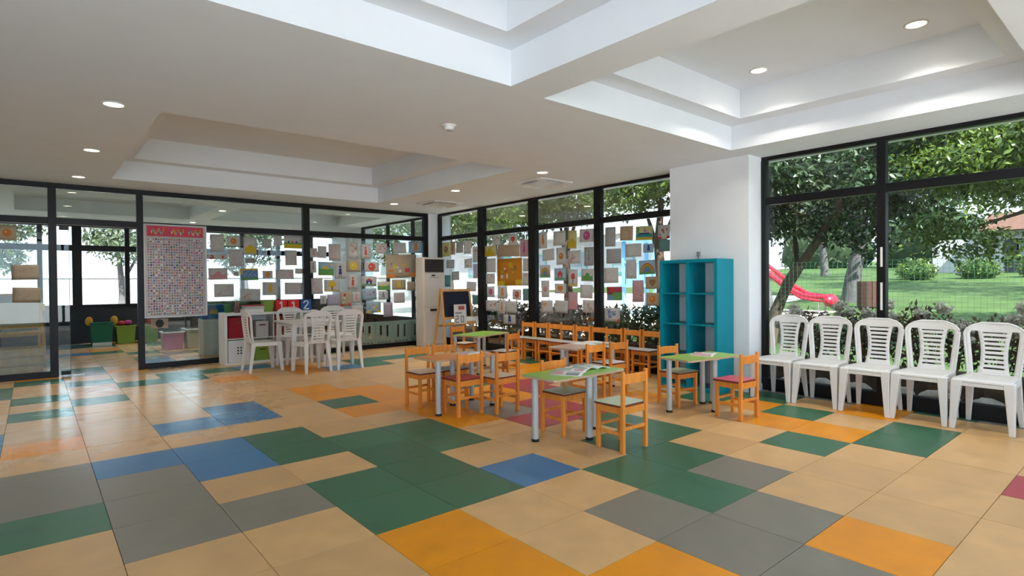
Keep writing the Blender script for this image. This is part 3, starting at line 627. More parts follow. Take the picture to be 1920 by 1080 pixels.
PAPERS = [
('L1', -0.362, 1.914, -0.162, 2.118, 't', 'disc', 'orange', 'tan paper with orange round shape, top row, first from left, glass left of doorway'),
('L1', -0.226, 1.378, 0.063, 1.585, 't', 'faint', 'brown', 'tan paper with faint brown marks, second row, first from left, glass left of doorway'),
('L1', -0.218, 1.062, 0.08, 1.269, 't', 'faint', 'brown', 'tan paper with faint brown marks, third row, first from left, glass left of doorway'),
('L3', 2.226, 1.833, 2.433, 2.119, 'w', 'faint', 'pink', 'white paper, faint pink marks, top row, first from left, glass pane with the number chart'),
('L3', 2.481, 1.93, 2.682, 2.101, 'w', 'disc', 'orange', 'white paper, orange round shape, top row, second from left, glass pane with the number chart'),
('L3', 2.737, 1.802, 2.951, 2.091, 'w', 'half', 'yellow', 'white paper, yellow lower half, top row, third from left, glass pane with the number chart'),
('L3', 3.047, 1.917, 3.195, 2.072, 'g', 'faint', 'blue', 'grey paper, faint blue marks, top row, fourth from left, glass pane with the number chart'),
('L3', 3.234, 1.97, 3.37, 2.142, 'w', 'lines', 'blue', 'white paper with blue lines, top row, fifth from left, glass pane with the number chart'),
('L3', 3.408, 1.924, 3.731, 2.154, 'w', 'field', 'yellow', 'white paper with yellow field, top row, sixth from left, glass pane with the number chart'),
('L3', 2.165, 1.708, 2.478, 1.789, 'w', 'dots', 'red', 'white paper with red dots, second row, first from left, glass pane with the number chart'),
('L3', 2.505, 1.594, 2.72, 1.879, 'w', 'faint', 'orange', 'white paper, faint orange marks, second row, second from left, glass pane with the number chart'),
('L3', 2.762, 1.65, 2.919, 1.734, 'g', 'blank', '', 'grey paper with nothing drawn, second row, third from left, glass pane with the number chart'),
('L3', 3.428, 1.621, 3.632, 1.891, 'w', 'faint', 'orange', 'white paper, faint orange marks, second row, fourth from left, glass pane with the number chart'),
('L3', 2.194, 1.371, 2.481, 1.562, 'w', 'half', 'pink', 'white paper, pink lower half, third row, first from left, glass pane with the number chart'),
('L3', 2.577, 1.43, 2.654, 1.505, 'g', 'blank', '', 'grey paper with nothing drawn, third row, second from left, glass pane with the number chart'),
('L3', 2.682, 1.359, 2.967, 1.559, 'b', 'sea', 'green', 'light blue paper, blue waves, third row, third from left, glass pane with the number chart'),
('L3', 3.04, 1.391, 3.211, 1.523, 'w', 'disc', 'orange', 'white paper, orange round shape, third row, fourth from left, glass pane with the number chart'),
('L3', 3.264, 1.375, 3.573, 1.548, 'w', 'scribble', 'pink', 'white paper with pink scribble, third row, fifth from left, glass pane with the number chart'),
('L3', 3.597, 1.47, 3.741, 1.566, 'w', 'dots', 'orange', 'white paper with orange dots, third row, sixth from left, glass pane with the number chart'),
('L3', 2.276, 1.083, 2.574, 1.297, 'w', 'dots', 'pink', 'white paper with pink dots, fourth row, first from left, glass pane with the number chart'),
('L3', 2.677, 0.997, 2.999, 1.21, 'w', 'scribble', 'orange', 'white paper with orange scribble, fourth row, second from left, glass pane with the number chart'),
('L3', 3.037, 1.096, 3.299, 1.321, 'w', 'figure', 'yellow', 'white paper with yellow figure, fourth row, third from left, glass pane with the number chart'),
('L3', 3.414, 1.103, 3.729, 1.311, 'w', 'lines', 'red', 'white paper with red lines, fourth row, fourth from left, glass pane with the number chart'),
('L4', 3.869, 1.77, 4.008, 1.942, 'w', 'figure', 'pink', 'white paper with pink figure, top row, first from left, glass pane behind air conditioner'),
('L4', 4.015, 1.764, 4.18, 1.983, 'w', 'blank', '', 'white paper with nothing drawn, top row, second from left, glass pane behind air conditioner'),
('L4', 4.221, 1.717, 4.456, 2.033, 'w', 'lines', 'red', 'white paper with red lines, top row, third from left, glass pane behind air conditioner'),
('L4', 4.59, 1.758, 4.801, 2.08, 'w', 'scribble', 'red', 'white paper with red scribble, top row, fourth from left, glass pane behind air conditioner'),
('L4', 4.872, 1.763, 5.058, 2.052, 'w', 'figure', 'red', 'white paper with red figure, top row, fifth from left, glass pane behind air conditioner'),
('L4', 5.186, 1.877, 5.422, 2.084, 'w', 'dots', 'red', 'white paper with red dots, top row, sixth from left, glass pane behind air conditioner'),
('L4', 5.566, 1.898, 5.859, 2.109, 'w', 'lines', 'blue', 'white paper with blue lines, top row, seventh from left, glass pane behind air conditioner'),
('L4', 5.917, 1.908, 6.257, 2.144, 'b', 'figure', 'orange', 'light blue paper with orange figure, top row, eighth from left, glass pane behind air conditioner'),
('L4', 3.866, 1.489, 3.985, 1.706, 'w', 'figure', 'grey', 'white paper with grey figure, second row, first from left, glass pane behind air conditioner'),
('L4', 4.021, 1.439, 4.323, 1.692, 'b', 'hill', 'yellow', 'light blue paper with yellow hill, second row, second from left, glass pane behind air conditioner'),
('L4', 4.332, 1.379, 4.556, 1.678, 'w', 'figure', 'navy', 'white paper with navy figure, second row, third from left, glass pane behind air conditioner'),
('L4', 4.567, 1.511, 4.848, 1.735, 't', 'disc', 'yellow', 'tan paper with yellow round shape, second row, fourth from left, glass pane behind air conditioner'),
('L4', 4.934, 1.513, 5.245, 1.707, 'w', 'disc', 'red', 'white paper with red round shape, second row, fifth from left, glass pane behind air conditioner'),
('L4', 5.397, 1.396, 6.099, 1.867, 't', 'collage', 'orange', 'tan paper with orange collage, second row, sixth from left, glass pane behind air conditioner'),
('L4', 3.889, 1.098, 4.101, 1.389, 'w', 'scribble', 'pink', 'white paper with pink scribble, third row, first from left, glass pane behind air conditioner'),
('L4', 4.129, 1.139, 4.435, 1.361, 'w', 'tree', 'yellow', 'white paper with yellow tree, third row, second from left, glass pane behind air conditioner'),
('L4', 4.593, 1.17, 4.794, 1.464, 'w', 'figure', 'red', 'white paper with red figure, third row, third from left, glass pane behind air conditioner'),
('L4', 4.875, 1.232, 5.189, 1.426, 'w', 'house', 'navy', 'white paper with navy house, third row, fourth from left, glass pane behind air conditioner'),
('L4', 5.209, 1.15, 5.491, 1.317, 'w', 'hill', 'yellow', 'white paper with yellow hill, third row, fifth from left, glass pane behind air conditioner'),
('L4', 5.528, 1.151, 5.839, 1.359, 't', 'figure', 'yellow', 'tan paper with yellow figure, third row, sixth from left, glass pane behind air conditioner'),
('L4', 5.873, 1.13, 6.07, 1.314, 't', 'faint', 'brown', 'tan paper with faint brown marks, third row, seventh from left, glass pane behind air conditioner'),
('L4', 4.051, 0.904, 4.173, 1.069, 'w', 'figure', 'grey', 'white paper with grey figure, fourth row, first from left, glass pane behind air conditioner'),
('L4', 4.182, 0.87, 4.402, 1.083, 'l', 'faint', 'pink', 'lavender paper with faint pink marks, fourth row, second from left, glass pane behind air conditioner'),
('L4', 4.432, 0.852, 4.659, 1.134, 't', 'collage', 'red', 'tan paper with red collage, fourth row, third from left, glass pane behind air conditioner'),
('L4', 4.679, 0.911, 4.841, 1.121, 'w', 'figure', 'pink', 'white paper with pink figure, fourth row, fourth from left, glass pane behind air conditioner'),
('L4', 4.883, 0.961, 5.186, 1.184, 'b', 'dots', 'red', 'light blue paper with red dots, fourth row, fifth from left, glass pane behind air conditioner'),
('L4', 5.228, 0.963, 5.444, 1.13, 'w', 'figure', 'blue', 'white paper with blue figure, fourth row, sixth from left, glass pane behind air conditioner'),
('L4', 5.565, 0.883, 5.813, 1.094, 'w', 'lines', 'pink', 'white paper with pink lines, fourth row, seventh from left, glass pane behind air conditioner'),
('L4', 4.666, 0.567, 4.899, 0.863, 'w', 'disc', 'red', 'white paper with red round shape, fifth row, first from left, glass pane behind air conditioner'),
('L4', 4.962, 0.706, 5.279, 0.92, 'b', 'collage', 'yellow', 'light blue paper with yellow collage, fifth row, second from left, glass pane behind air conditioner'),
('L4', 5.332, 0.613, 5.54, 0.901, 'l', 'lines', 'pink', 'lavender paper with pink lines, fifth row, third from left, glass pane behind air conditioner'),
('R1', 9.815, 1.834, 10.097, 2.128, 'y', 'disc', 'brown', 'pale yellow paper with brown round shape, top row, first from left, corner window pane'),
('R1', 9.609, 1.863, 9.797, 2.133, 't', 'figure', 'brown', 'tan paper with brown figure, top row, second from left, corner window pane'),
('R1', 9.344, 1.891, 9.589, 2.119, 'g', 'blank', '', 'grey paper with nothing drawn, top row, third from left, corner window pane'),
('R1', 9.073, 1.86, 9.312, 2.121, 'w', 'faint', 'pink', 'white paper with faint pink marks, top row, fourth from left, corner window pane'),
('R1', 8.782, 1.683, 9.012, 1.976, 'w', 'scribble', 'red', 'white paper with red scribble, second row, first from left, corner window pane'),
('R1', 9.648, 1.585, 9.942, 1.76, 'g', 'blank', '', 'grey paper with nothing drawn, third row, first from left, corner window pane'),
('R1', 9.046, 1.58, 9.3, 1.757, 'w', 'dots', 'red', 'white paper with red dots, third row, second from left, corner window pane'),
('R1', 9.485, 1.341, 9.755, 1.514, 'g', 'faint', 'blue', 'grey paper with faint blue marks, fourth row, first from left, corner window pane'),
('R1', 8.757, 1.372, 9.001, 1.646, 'l', 'faint', 'blue', 'lavender paper with faint blue marks, fourth row, second from left, corner window pane'),
('R1', 9.791, 1.206, 10.019, 1.441, 'n', 'blank', '', 'teal paper with nothing drawn, fifth row, first from left, corner window pane'),
('R1', 8.913, 1.114, 9.227, 1.3, 'w', 'faint', 'green', 'white paper with faint green marks, fifth row, second from left, corner window pane'),
('R1', 8.765, 0.859, 9.041, 1.042, 'n', 'faint', 'blue', 'teal paper with faint blue marks, sixth row, first from left, corner window pane'),
('R2', 8.173, 1.988, 8.383, 2.154, 'w', 'scribble', 'red', 'white paper with red scribble, top row, first from left, pane with big orange sheet'),
('R2', 7.667, 1.969, 7.901, 2.155, 'w', 'heart', 'red', 'white paper with red heart shape, top row, second from left, pane with big orange sheet'),
('R2', 8.287, 1.776, 8.662, 1.98, 'y', 'half', 'yellow', 'pale yellow paper, yellow lower half, second row, first from left, pane with big orange sheet'),
('R2', 7.605, 1.755, 8.231, 1.968, 't', 'lines', 'brown', 'tan paper with brown lines, second row, second from left, pane with big orange sheet'),
('R2', 7.38, 1.738, 7.592, 2.035, 'p', 'figure', 'magenta', 'pink paper with magenta figure, second row, third from left, pane with big orange sheet'),
('R2', 8.29, 1.474, 8.577, 1.739, 'w', 'faint', 'pink', 'white paper with faint pink marks, third row, first from left, pane with big orange sheet'),
('R2', 7.546, 1.226, 8.25, 1.72, 'o', 'collage', 'yellow', 'big orange paper with yellow collage, third row, second from left, pane with big orange sheet'),
('R2', 7.274, 1.472, 7.52, 1.702, 'w', 'scribble', 'pink', 'white paper with pink scribble, third row, third from left, pane with big orange sheet'),
('R2', 8.322, 1.261, 8.595, 1.457, 'w', 'dots', 'red', 'white paper with red dots, fourth row, first from left, pane with big orange sheet'),
('R2', 7.276, 1.226, 7.535, 1.456, 'w', 'scribble', 'orange', 'white paper with orange scribble, fourth row, second from left, pane with big orange sheet'),
('R2', 8.339, 1.013, 8.57, 1.208, 'w', 'disc', 'magenta', 'white paper with magenta round shape, fifth row, first from left, pane with big orange sheet'),
('R2', 7.967, 0.984, 8.241, 1.209, 'w', 'figure', 'orange', 'white paper with orange figure, fifth row, second from left, pane with big orange sheet'),
('R2', 7.576, 0.974, 7.808, 1.159, 'w', 'disc', 'red', 'white paper with red round shape, fifth row, third from left, pane with big orange sheet'),
('R2', 7.267, 0.964, 7.526, 1.177, 'n', 'faint', 'green', 'teal paper with faint green marks, fifth row, fourth from left, pane with big orange sheet'),
('R2', 8.258, 0.747, 8.603, 0.951, 'w', 'dots', 'red', 'white paper with red dots, sixth row, first from left, pane with big orange sheet'),
('R2', 8.024, 0.706, 8.23, 0.966, 'w', 'figure', 'orange', 'white paper with orange figure, sixth row, second from left, pane with big orange sheet'),
('R2', 7.707, 0.733, 8.013, 0.946, 'w', 'faint', 'grey', 'white paper with faint grey marks, sixth row, third from left, pane with big orange sheet'),
('R2', 7.735, 0.527, 8.068, 0.697, 'w', 'figure', 'navy', 'white paper with navy figure, seventh row, first from left, pane with big orange sheet'),
('R3', 6.902, 1.855, 7.111, 2.135, 'w', 'figure', 'orange', 'white paper with orange figure, top row, first from left, second window pane before pillar'),
('R3', 6.476, 1.886, 6.752, 2.124, 'w', 'faint', 'pink', 'white paper with faint pink marks, top row, second from left, second window pane before pillar'),
('R3', 6.224, 1.821, 6.418, 2.111, 'y', 'half', 'yellow', 'pale yellow paper, yellow lower half, top row, third from left, second window pane before pillar'),
('R3', 5.864, 1.91, 6.156, 2.112, 'w', 'disc', 'magenta', 'white paper with magenta round shape, top row, fourth from left, second window pane before pillar'),
('R3', 6.731, 1.648, 7.018, 1.839, 'w', 'faint', 'orange', 'white paper with faint orange marks, second row, first from left, second window pane before pillar'),
('R3', 6.467, 1.57, 6.682, 1.85, 'w', 'disc', 'orange', 'white paper with orange round shape, second row, second from left, second window pane before pillar'),
('R3', 6.137, 1.579, 6.421, 1.785, 'w', 'scribble', 'magenta', 'white paper with magenta scribble, second row, third from left, second window pane before pillar'),
('R3', 5.866, 1.537, 6.06, 1.827, 'g', 'figure', 'grey', 'grey paper with grey figure, second row, fourth from left, second window pane before pillar'),
('R3', 6.832, 1.362, 7.086, 1.572, 'w', 'rainbow', 'blue', 'white paper with rainbow, third row, first from left, second window pane before pillar'),
('R3', 6.47, 1.308, 6.734, 1.512, 'b', 'house', 'red', 'light blue paper with red house, third row, second from left, second window pane before pillar'),
('R3', 6.207, 1.214, 6.412, 1.488, 'w', 'tree', 'red', 'white paper with red tree, third row, third from left, second window pane before pillar'),
('R3', 5.869, 1.296, 6.128, 1.49, 'w', 'half', 'green', 'white paper with green lower half, third row, fourth from left, second window pane before pillar'),
('R3', 6.86, 1.03, 7.05, 1.31, 'w', 'disc', 'pink', 'white paper with pink round shape, fourth row, first from left, second window pane before pillar'),
('R3', 6.472, 1.095, 6.724, 1.257, 'w', 'heart', 'orange', 'white paper with orange heart shape, fourth row, second from left, second window pane before pillar'),
('R3', 5.892, 1.028, 6.153, 1.239, 'w', 'faint', 'green', 'white paper with faint green marks, fourth row, third from left, second window pane before pillar'),
('R3', 6.776, 0.768, 7.054, 0.978, 'w', 'scribble', 'orange', 'white paper with orange scribble, fifth row, first from left, second window pane before pillar'),
('R3', 6.428, 0.781, 6.727, 0.985, 'w', 'lines', 'grey', 'white paper with grey lines, fifth row, second from left, second window pane before pillar'),
('R3', 6.21, 0.84, 6.416, 1.123, 'p', 'half', 'pink', 'pink paper with pink lower half, fifth row, third from left, second window pane before pillar'),
('R3', 5.809, 0.804, 6.1, 1.005, 'w', 'scribble', 'brown', 'white paper with brown scribble, fifth row, fourth from left, second window pane before pillar'),
('R4', 5.434, 1.812, 5.633, 2.104, 'g', 'faint', 'grey', 'grey paper with faint grey marks, top row, first from left, window pane beside pillar'),
('R4', 5.115, 1.883, 5.353, 2.096, 't', 'scribble', 'orange', 'tan paper with orange scribble, top row, second from left, window pane beside pillar'),
('R4', 4.778, 1.872, 5.067, 2.071, 'y', 'boat', 'teal', 'pale yellow paper with boat, top row, third from left, window pane beside pillar'),
('R4', 4.495, 1.866, 4.688, 2.06, 'w', 'collage', 'red', 'white paper with red collage, top row, fourth from left, window pane beside pillar'),
('R4', 5.335, 1.558, 5.614, 1.776, 'g', 'lines', 'grey', 'grey paper with grey lines, second row, first from left, window pane beside pillar'),
('R4', 4.973, 1.641, 5.254, 1.829, 'w', 'faint', 'grey', 'white paper with faint grey marks, second row, second from left, window pane beside pillar'),
('R4', 4.761, 1.692, 4.936, 1.814, 'b', 'figure', 'navy', 'light blue paper with navy figure, second row, third from left, window pane beside pillar'),
('R4', 4.496, 1.695, 4.68, 1.859, 'n', 'scribble', 'blue', 'teal paper with blue scribble, second row, fourth from left, window pane beside pillar'),
('R4', 5.388, 1.267, 5.659, 1.494, 'w', 'faint', 'pink', 'white paper with faint pink marks, third row, first from left, window pane beside pillar'),
('R4', 5.061, 1.328, 5.246, 1.603, 'w', 'faint', 'grey', 'white paper with faint grey marks, third row, second from left, window pane beside pillar'),
('R4', 4.735, 1.387, 5.013, 1.586, 'b', 'rainbow', 'red', 'light blue paper with rainbow, third row, third from left, window pane beside pillar'),
('R4', 5.319, 1.007, 5.608, 1.21, 'r', 'field', 'green', 'crimson paper with green field, fourth row, first from left, window pane beside pillar'),
('R4', 4.93, 0.993, 5.13, 1.304, 'p', 'dots', 'red', 'pink paper with red dots, fourth row, second from left, window pane beside pillar'),
('R4', 4.674, 1.181, 4.901, 1.355, 't', 'heart', 'brown', 'tan paper with brown heart shape, fourth row, third from left, window pane beside pillar'),
('R4', 4.675, 0.945, 4.894, 1.128, 't', 'disc', 'orange', 'tan paper with orange round shape, fifth row, first from left, window pane beside pillar'),
('R4', 5.361, 0.69, 5.653, 0.893, 'w', 'fish', 'blue', 'white paper with blue fish, sixth row, first from left, window pane beside pillar'),
]
# ------------------------------------------------------------------ low white shelf in front of the partition
sx0, sx1, sy0, sy1, sz = 2.30, 3.80, 9.76, 10.14, .83
ls = empty('low_shelf', label='low white open shelf behind the white table', cat='shelf')
for x in (sx0, sx1-.04): MB().box(x,sy0,0,x+.04,sy1,sz).build('side_panel', M_WHITE, ls, bevel=.002)
MB().box(sx0+.04,sy0,sz-.04,sx1-.04,sy1,sz).build('top_panel', M_WHITE, ls, bevel=.002); MB().box(sx0+.04,sy0,0,sx1-.04,sy1,.04).build('bottom_panel', M_WHITE, ls, bevel=.002)
cells = [sx0+.04+k*(sx1-sx0-.08)/4 for k in range(5)]
for x in cells[1:-1]: MB().box(x-.008,sy0,.04,x+.008,sy1,sz-.04).build('divider', M_WHITE, ls)
for a,b in zip(cells,cells[1:]): MB().box(a+.008,sy0+.002,sz/2-.008,b-.008,sy1,sz/2+.008).build('shelf_board', M_WHITE, ls)
MB().box(sx0+.04,sy1-.006,.04,sx1-.04,sy1,sz-.04).build('back_panel', M_WHITE, ls)
def cubebox(name, ci, low, m, label, cat, inset=.012, h=.335, holes=False):
    a = cells[ci]+.008+inset; b = cells[ci+1]-.008-inset; z = .041 if low else sz/2+.009
    o = empty(name, ((a+b)/2, sy0+.18, z), label=label, cat=cat); w = (b-a)/2
    MB().box(-w,-.165,0,w,.165,h).build('box', m, o, bevel=.008)
    if holes:
        for i in range(3):
            for j in range(3): MB().prism([(.013*math.cos(t*math.pi/6),.013*math.sin(t*math.pi/6)) for t in range(12)],0,.003).build('hole', M_BLACKP, o).matrix_local = Matrix.Translation((-.02+.045*i,-.1655,.14+.045*j)) @ Matrix.Rotation(math.pi/2,4,'X')
    else: MB().box(-.05,-.170,h*.72,.05,-.164,h*.80).build('handle', M_EDGE, o)
    return o
cubebox('storage_box',0,False,mat('crimson_fabric',(.30,.015,.03,1),.8,noise=.1),'crimson fabric box in upper left cell of low shelf','storage box')
cubebox('drawer_box',0,True,M_WHITE,'white insert with round holes in lower left cell of low shelf','storage box',.004,.35,True)
cubebox('basket',1,True,mat('lime_plastic',(.22,.36,.05,1),.5),'lime green bin in lower cell of the low shelf','bin',.05,.24)
cubebox('file_box',1,False,mat('grey_card',(.50,.49,.48,1),.6),'pale grey file box in upper cell of the low shelf','box',.07,.26)
cubebox('storage_box',2,False,mat('rust_fabric',(.34,.07,.03,1),.8,noise=.1),'rust coloured box in third upper cell of low shelf','storage box')
cubebox('storage_box',3,True,mat('grey_fabric',(.45,.44,.43,1),.8,noise=.1),'grey box in the last lower cell of low shelf','storage box')
# things on top of the low shelf
def cube_block(x, y, s, col, digit, label):
    o = empty('number_block', (x,y,sz), 0, label=label, cat='toy block', group='number blocks on the low shelf')
    MB().box(-s/2,-s/2,0,s/2,s/2,s).build('block', mat('block_'+col[0], col[1], .5), o, bevel=.006)
    t = .012; strokes = {'1':[(0,.12,0,.88),(0,.88,-.16,.72)], '2':[(-.22,.72,-.1,.87),(-.1,.87,.12,.87),(.12,.87,.22,.70),(.22,.70,-.22,.15),(-.22,.15,.24,.15)]}[digit]
    mb = MB()
    for (a,b,c,d) in strokes:
        p, q = Vector((a*s,b*s)), Vector((c*s,d*s)); dv = (q-p).normalized(); n = Vector((-dv.y,dv.x))*t*.9; p = p-dv*t*.6; q = q+dv*t*.6
        P3 = lambda v, y: (v.x, y, v.y)
        mb.hexa([P3(p-n,-s/2-.002),P3(q-n,-s/2-.002),P3(q-n,-s/2+.002),P3(p-n,-s/2+.002)],[P3(p+n,-s/2-.002),P3(q+n,-s/2-.002),P3(q+n,-s/2+.002),P3(p+n,-s/2+.002)])
    mb.build('digit', mat('digit_white', (.8,.8,.8,1), .5), o)
RED = ('red', (.70,.02,.012,1)); BLU = ('blue', (.02,.09,.30,1))
cube_block(3.20,9.90,.185,RED,'1','left red block with white 1 on the low shelf'); cube_block(3.40,9.90,.185,RED,'1','right red block with white 1 next to the blue block'); cube_block(3.61,9.90,.185,BLU,'2','blue block with white 2 on the low shelf')
gb = empty('bin', (3.0,9.92,sz), label='small lime bin left of the red number blocks', cat='bin'); MB().hexa([(-.07,-.07,0),(.07,-.07,0),(.07,.07,0),(-.07,.07,0)],[(-.085,-.085,.18),(.085,-.085,.18),(.085,.085,.18),(-.085,.085,.18)]).build('tub', mat('lime_plastic',(0,0,0,1)), gb, bevel=.006); MB().box(-.092,-.092,.172,.092,-.085,.185).build('rim', mat('lime_plastic',(0,0,0,1)), gb)
bx = empty('game_box', (2.77,9.92,sz), label='white and red flat game boxes stacked left of lime bin', cat='box')
MB().box(-.17,-.12,0,.14,.12,.05).build('lower_box', M_WHITE, bx, bevel=.003); MB().box(-.14,-.11,.05,.15,.11,.10).build('upper_box', mat('pale_card',(.55,.56,.55,1),.6), bx, bevel=.003); MB().box(-.15,-.125,.10,.15,.12,.115).build('red_lid', mat('red_card',(.55,.05,.07,1),.6), bx)
pc = empty('pencil_cup', (2.52,9.90,sz), label='dark cup of coloured pencils on the left half of low shelf', cat='cup')
MB().cyl(0,0,0,.10,.045,.05).build('cup', mat('brown_cup',(.16,.10,.08,1),.6), pc)
for k in range(7): MB().cyl(.026*math.cos(k),.026*math.sin(k),.03,.17+.012*(k%3),.005,n=6).build('pencil', mat('pencil_%d'%k, [(.6,.1,.05,1),(.1,.3,.1,1),(.7,.5,.05,1),(.05,.15,.4,1),(.5,.2,.3,1),(.2,.2,.2,1),(.7,.3,.05,1)][k], .5), pc)
bkt = empty('basket', (2.42,10.05,sz), label='green basket with handle behind the pencil cup', cat='basket'); MB().cyl(0,0,0,.13,.05,.065,n=14).build('tub', mat('dark_green',(.05,.16,.06,1),.6), bkt); MB().tube([(.065*math.cos(t*math.pi/10),0,.13+.05*math.sin(t*math.pi/10)) for t in range(11)],.005).build('handle', mat('dark_green',(0,0,0,1)), bkt)

# ------------------------------------------------------------------ children's drawings on the glass
PCOL = dict(w=(.68,.66,.64,1), t=(.58,.48,.36,1), g=(.50,.50,.49,1), b=(.46,.60,.70,1), y=(.66,.60,.30,1), o=(.66,.33,.05,1), p=(.66,.45,.48,1), l=(.57,.53,.64,1), n=(.22,.40,.38,1), r=(.50,.10,.12,1))
M_PAPER = {k: mat('paper_'+k, c, .8, .1, noise=.04, nscale=9, trans=.45) for k, c in PCOL.items()}
INK = dict(pink=(.66,.32,.36,1), orange=(.68,.25,.06,1), yellow=(.70,.52,.05,1), blue=(.16,.28,.52,1), red=(.60,.10,.08,1), brown=(.32,.20,.11,1), green=(.14,.38,.12,1), grey=(.30,.31,.32,1), navy=(.04,.08,.26,1), magenta=(.55,.10,.28,1), teal=(.06,.30,.36,1), sky=(.25,.45,.65,1), white=(.75,.75,.73,1))
INK['lilac'] = (.36,.27,.50,1)
M_INK = {k: mat('ink_'+k, c, .8, .1, trans=.25) for k, c in INK.items()}
def doodle(kind, c, rng, asp):
    """list of (ink, polygon) in unit paper coordinates, u across 0..1 and v up 0..1"""
    D = []
    def disc(u,v,r,k,n=12): D.append((k,[(u+r*math.cos(2*math.pi*i/n), v+r*asp*math.sin(2*math.pi*i/n)) for i in range(n)]))
    def rect(a,b,e,f,k): D.append((k,[(a,b),(e,b),(e,f),(a,f)]))
    def line(a,b,e,f,k,w=.018):
        d = math.hypot(e-a,f-b) or 1; nx, ny = -(f-b)/d*w, (e-a)/d*w
        D.append((k,[(a-nx,b-ny),(e-nx,f-ny),(e+nx,f+ny),(a+nx,b+ny)]))
    if kind == 'faint':
        for _ in range(5): a,b = rng.uniform(.2,.7), rng.uniform(.2,.75); line(a,b,a+rng.uniform(-.12,.2),b+rng.uniform(-.12,.12),c,.009)
    elif kind == 'half':
        rect(.08,.05,.92,.42,c); disc(.5,.42,.2,c)
    elif kind == 'scribble':
        p = (rng.uniform(.25,.4),rng.uniform(.35,.65))
        for _ in range(11): q = (min(.85,max(.15,p[0]+rng.uniform(-.28,.32))),min(.85,max(.15,p[1]+rng.uniform(-.3,.3)))); line(*p,*q,c,.016); p = q
    elif kind == 'disc':
        disc(.5,.5,.26,c); disc(.44,.56,.05,'white'); line(.4,.38,.6,.38,'brown',.015)
    elif kind == 'figure':
        disc(.5,.76,.11,c); D.append((c,[(.34,.28),(.66,.28),(.57,.66),(.43,.66)])); line(.34,.58,.66,.58,c,.025); line(.43,.28,.42,.1,c,.025); line(.57,.28,.58,.1,c,.025)
    elif kind == 'lines':
        for k in range(7): line(.14,.16+.11*k,.86-rng.random()*.25,.16+.11*k,c,.008)
    elif kind == 'dots':
        for _ in range(6): disc(rng.uniform(.15,.85),rng.uniform(.2,.8),rng.uniform(.03,.06),c,8)
    elif kind == 'sea':
        rect(0,0,1,.22,'green'); rect(0,.22,1,.86,'blue'); rect(0,.86,1,1,'yellow'); rect(0,.5,.14,1,'yellow')
        for k in range(7): disc(.2+.11*k,.5+.12*(k%3),.05,'sky',8); disc(.22+.11*k,.36+.1*(k%2),.03,'white',6)
    elif kind == 'hill':
        rect(0,0,1,.5,'green'); D.append((c,[(.05,.2),(.95,.2),(.7,.5),(.45,.72),(.2,.5)])); rect(0,.0,1,.18,'yellow'); disc(.82,.83,.09,'yellow')
    elif kind == 'field':
        rect(0,0,1,.32,c); rect(0,.32,1,.44,'green')
        for k in range(3): disc(.25+.22*k,.5,.06,'navy' if k != 1 else 'red',8)
        if c == 'green': rect(0,0,.5,.36,'blue'); rect(.45,0,1,.6,'green')
    elif kind == 'collage':
        for _ in range(9): k = rng.choice([c,'orange','yellow','grey','red','white','brown']); a,b = rng.uniform(.06,.7), rng.uniform(.08,.7); rect(a,b,a+rng.uniform(.06,.2),b+rng.uniform(.06,.2),k)
        rect(0,0,.3,.16,c); rect(.75,.02,1,.2,c)
    elif kind == 'house':
        rect(.3,.22,.7,.55,c); D.append(('red',[(.22,.55),(.78,.55),(.5,.82)])); rect(.45,.22,.55,.42,'white'); rect(0,.1,1,.2,'green')
    elif kind == 'tree':
        rect(.44,.12,.56,.5,'brown'); disc(.5,.62,.22,c); disc(.38,.52,.12,c); disc(.62,.52,.12,c); rect(0,.05,1,.12,'yellow')
    elif kind == 'rainbow':
        rect(0,0,1,.16,'green')
        for r,k in ((.44,'red'),(.38,'yellow'),(.32,'green'),(.25,'lilac'),(.18,'blue')): D.append((k,[(.5+r*math.cos(math.pi*i/12), .16+r*1.45*math.sin(math.pi*i/12)) for i in range(13)]))
    elif kind == 'boat':
        rect(0,0,1,.2,'yellow'); rect(0,.2,1,.45,'teal'); D.append(('navy',[(.25,.36),(.75,.36),(.85,.52),(.15,.52)])); D.append(('lilac',[(.48,.55),(.48,.92),(.72,.58)])); rect(.08,.5,.2,.9,'green')
    elif kind == 'heart':
        disc(.40,.58,.16,c); disc(.60,.58,.16,c); D.append((c,[(.27,.50),(.50,.16),(.73,.50)]))
    elif kind == 'fish':
        for (u,v) in ((.3,.7),(.62,.55),(.35,.35)): D.append(('blue',[(u-.16,v-.08),(u+.02,v-.13),(u+.16,v),(u+.02,v+.13),(u-.16,v+.08),(u-.09,v)])); line(u-.2,v+.14,u+.12,v+.2,'navy',.02)
        D.append(('red',[(.75,0),(1,0),(1,.3)]))
    return D
prng = random.Random(11)
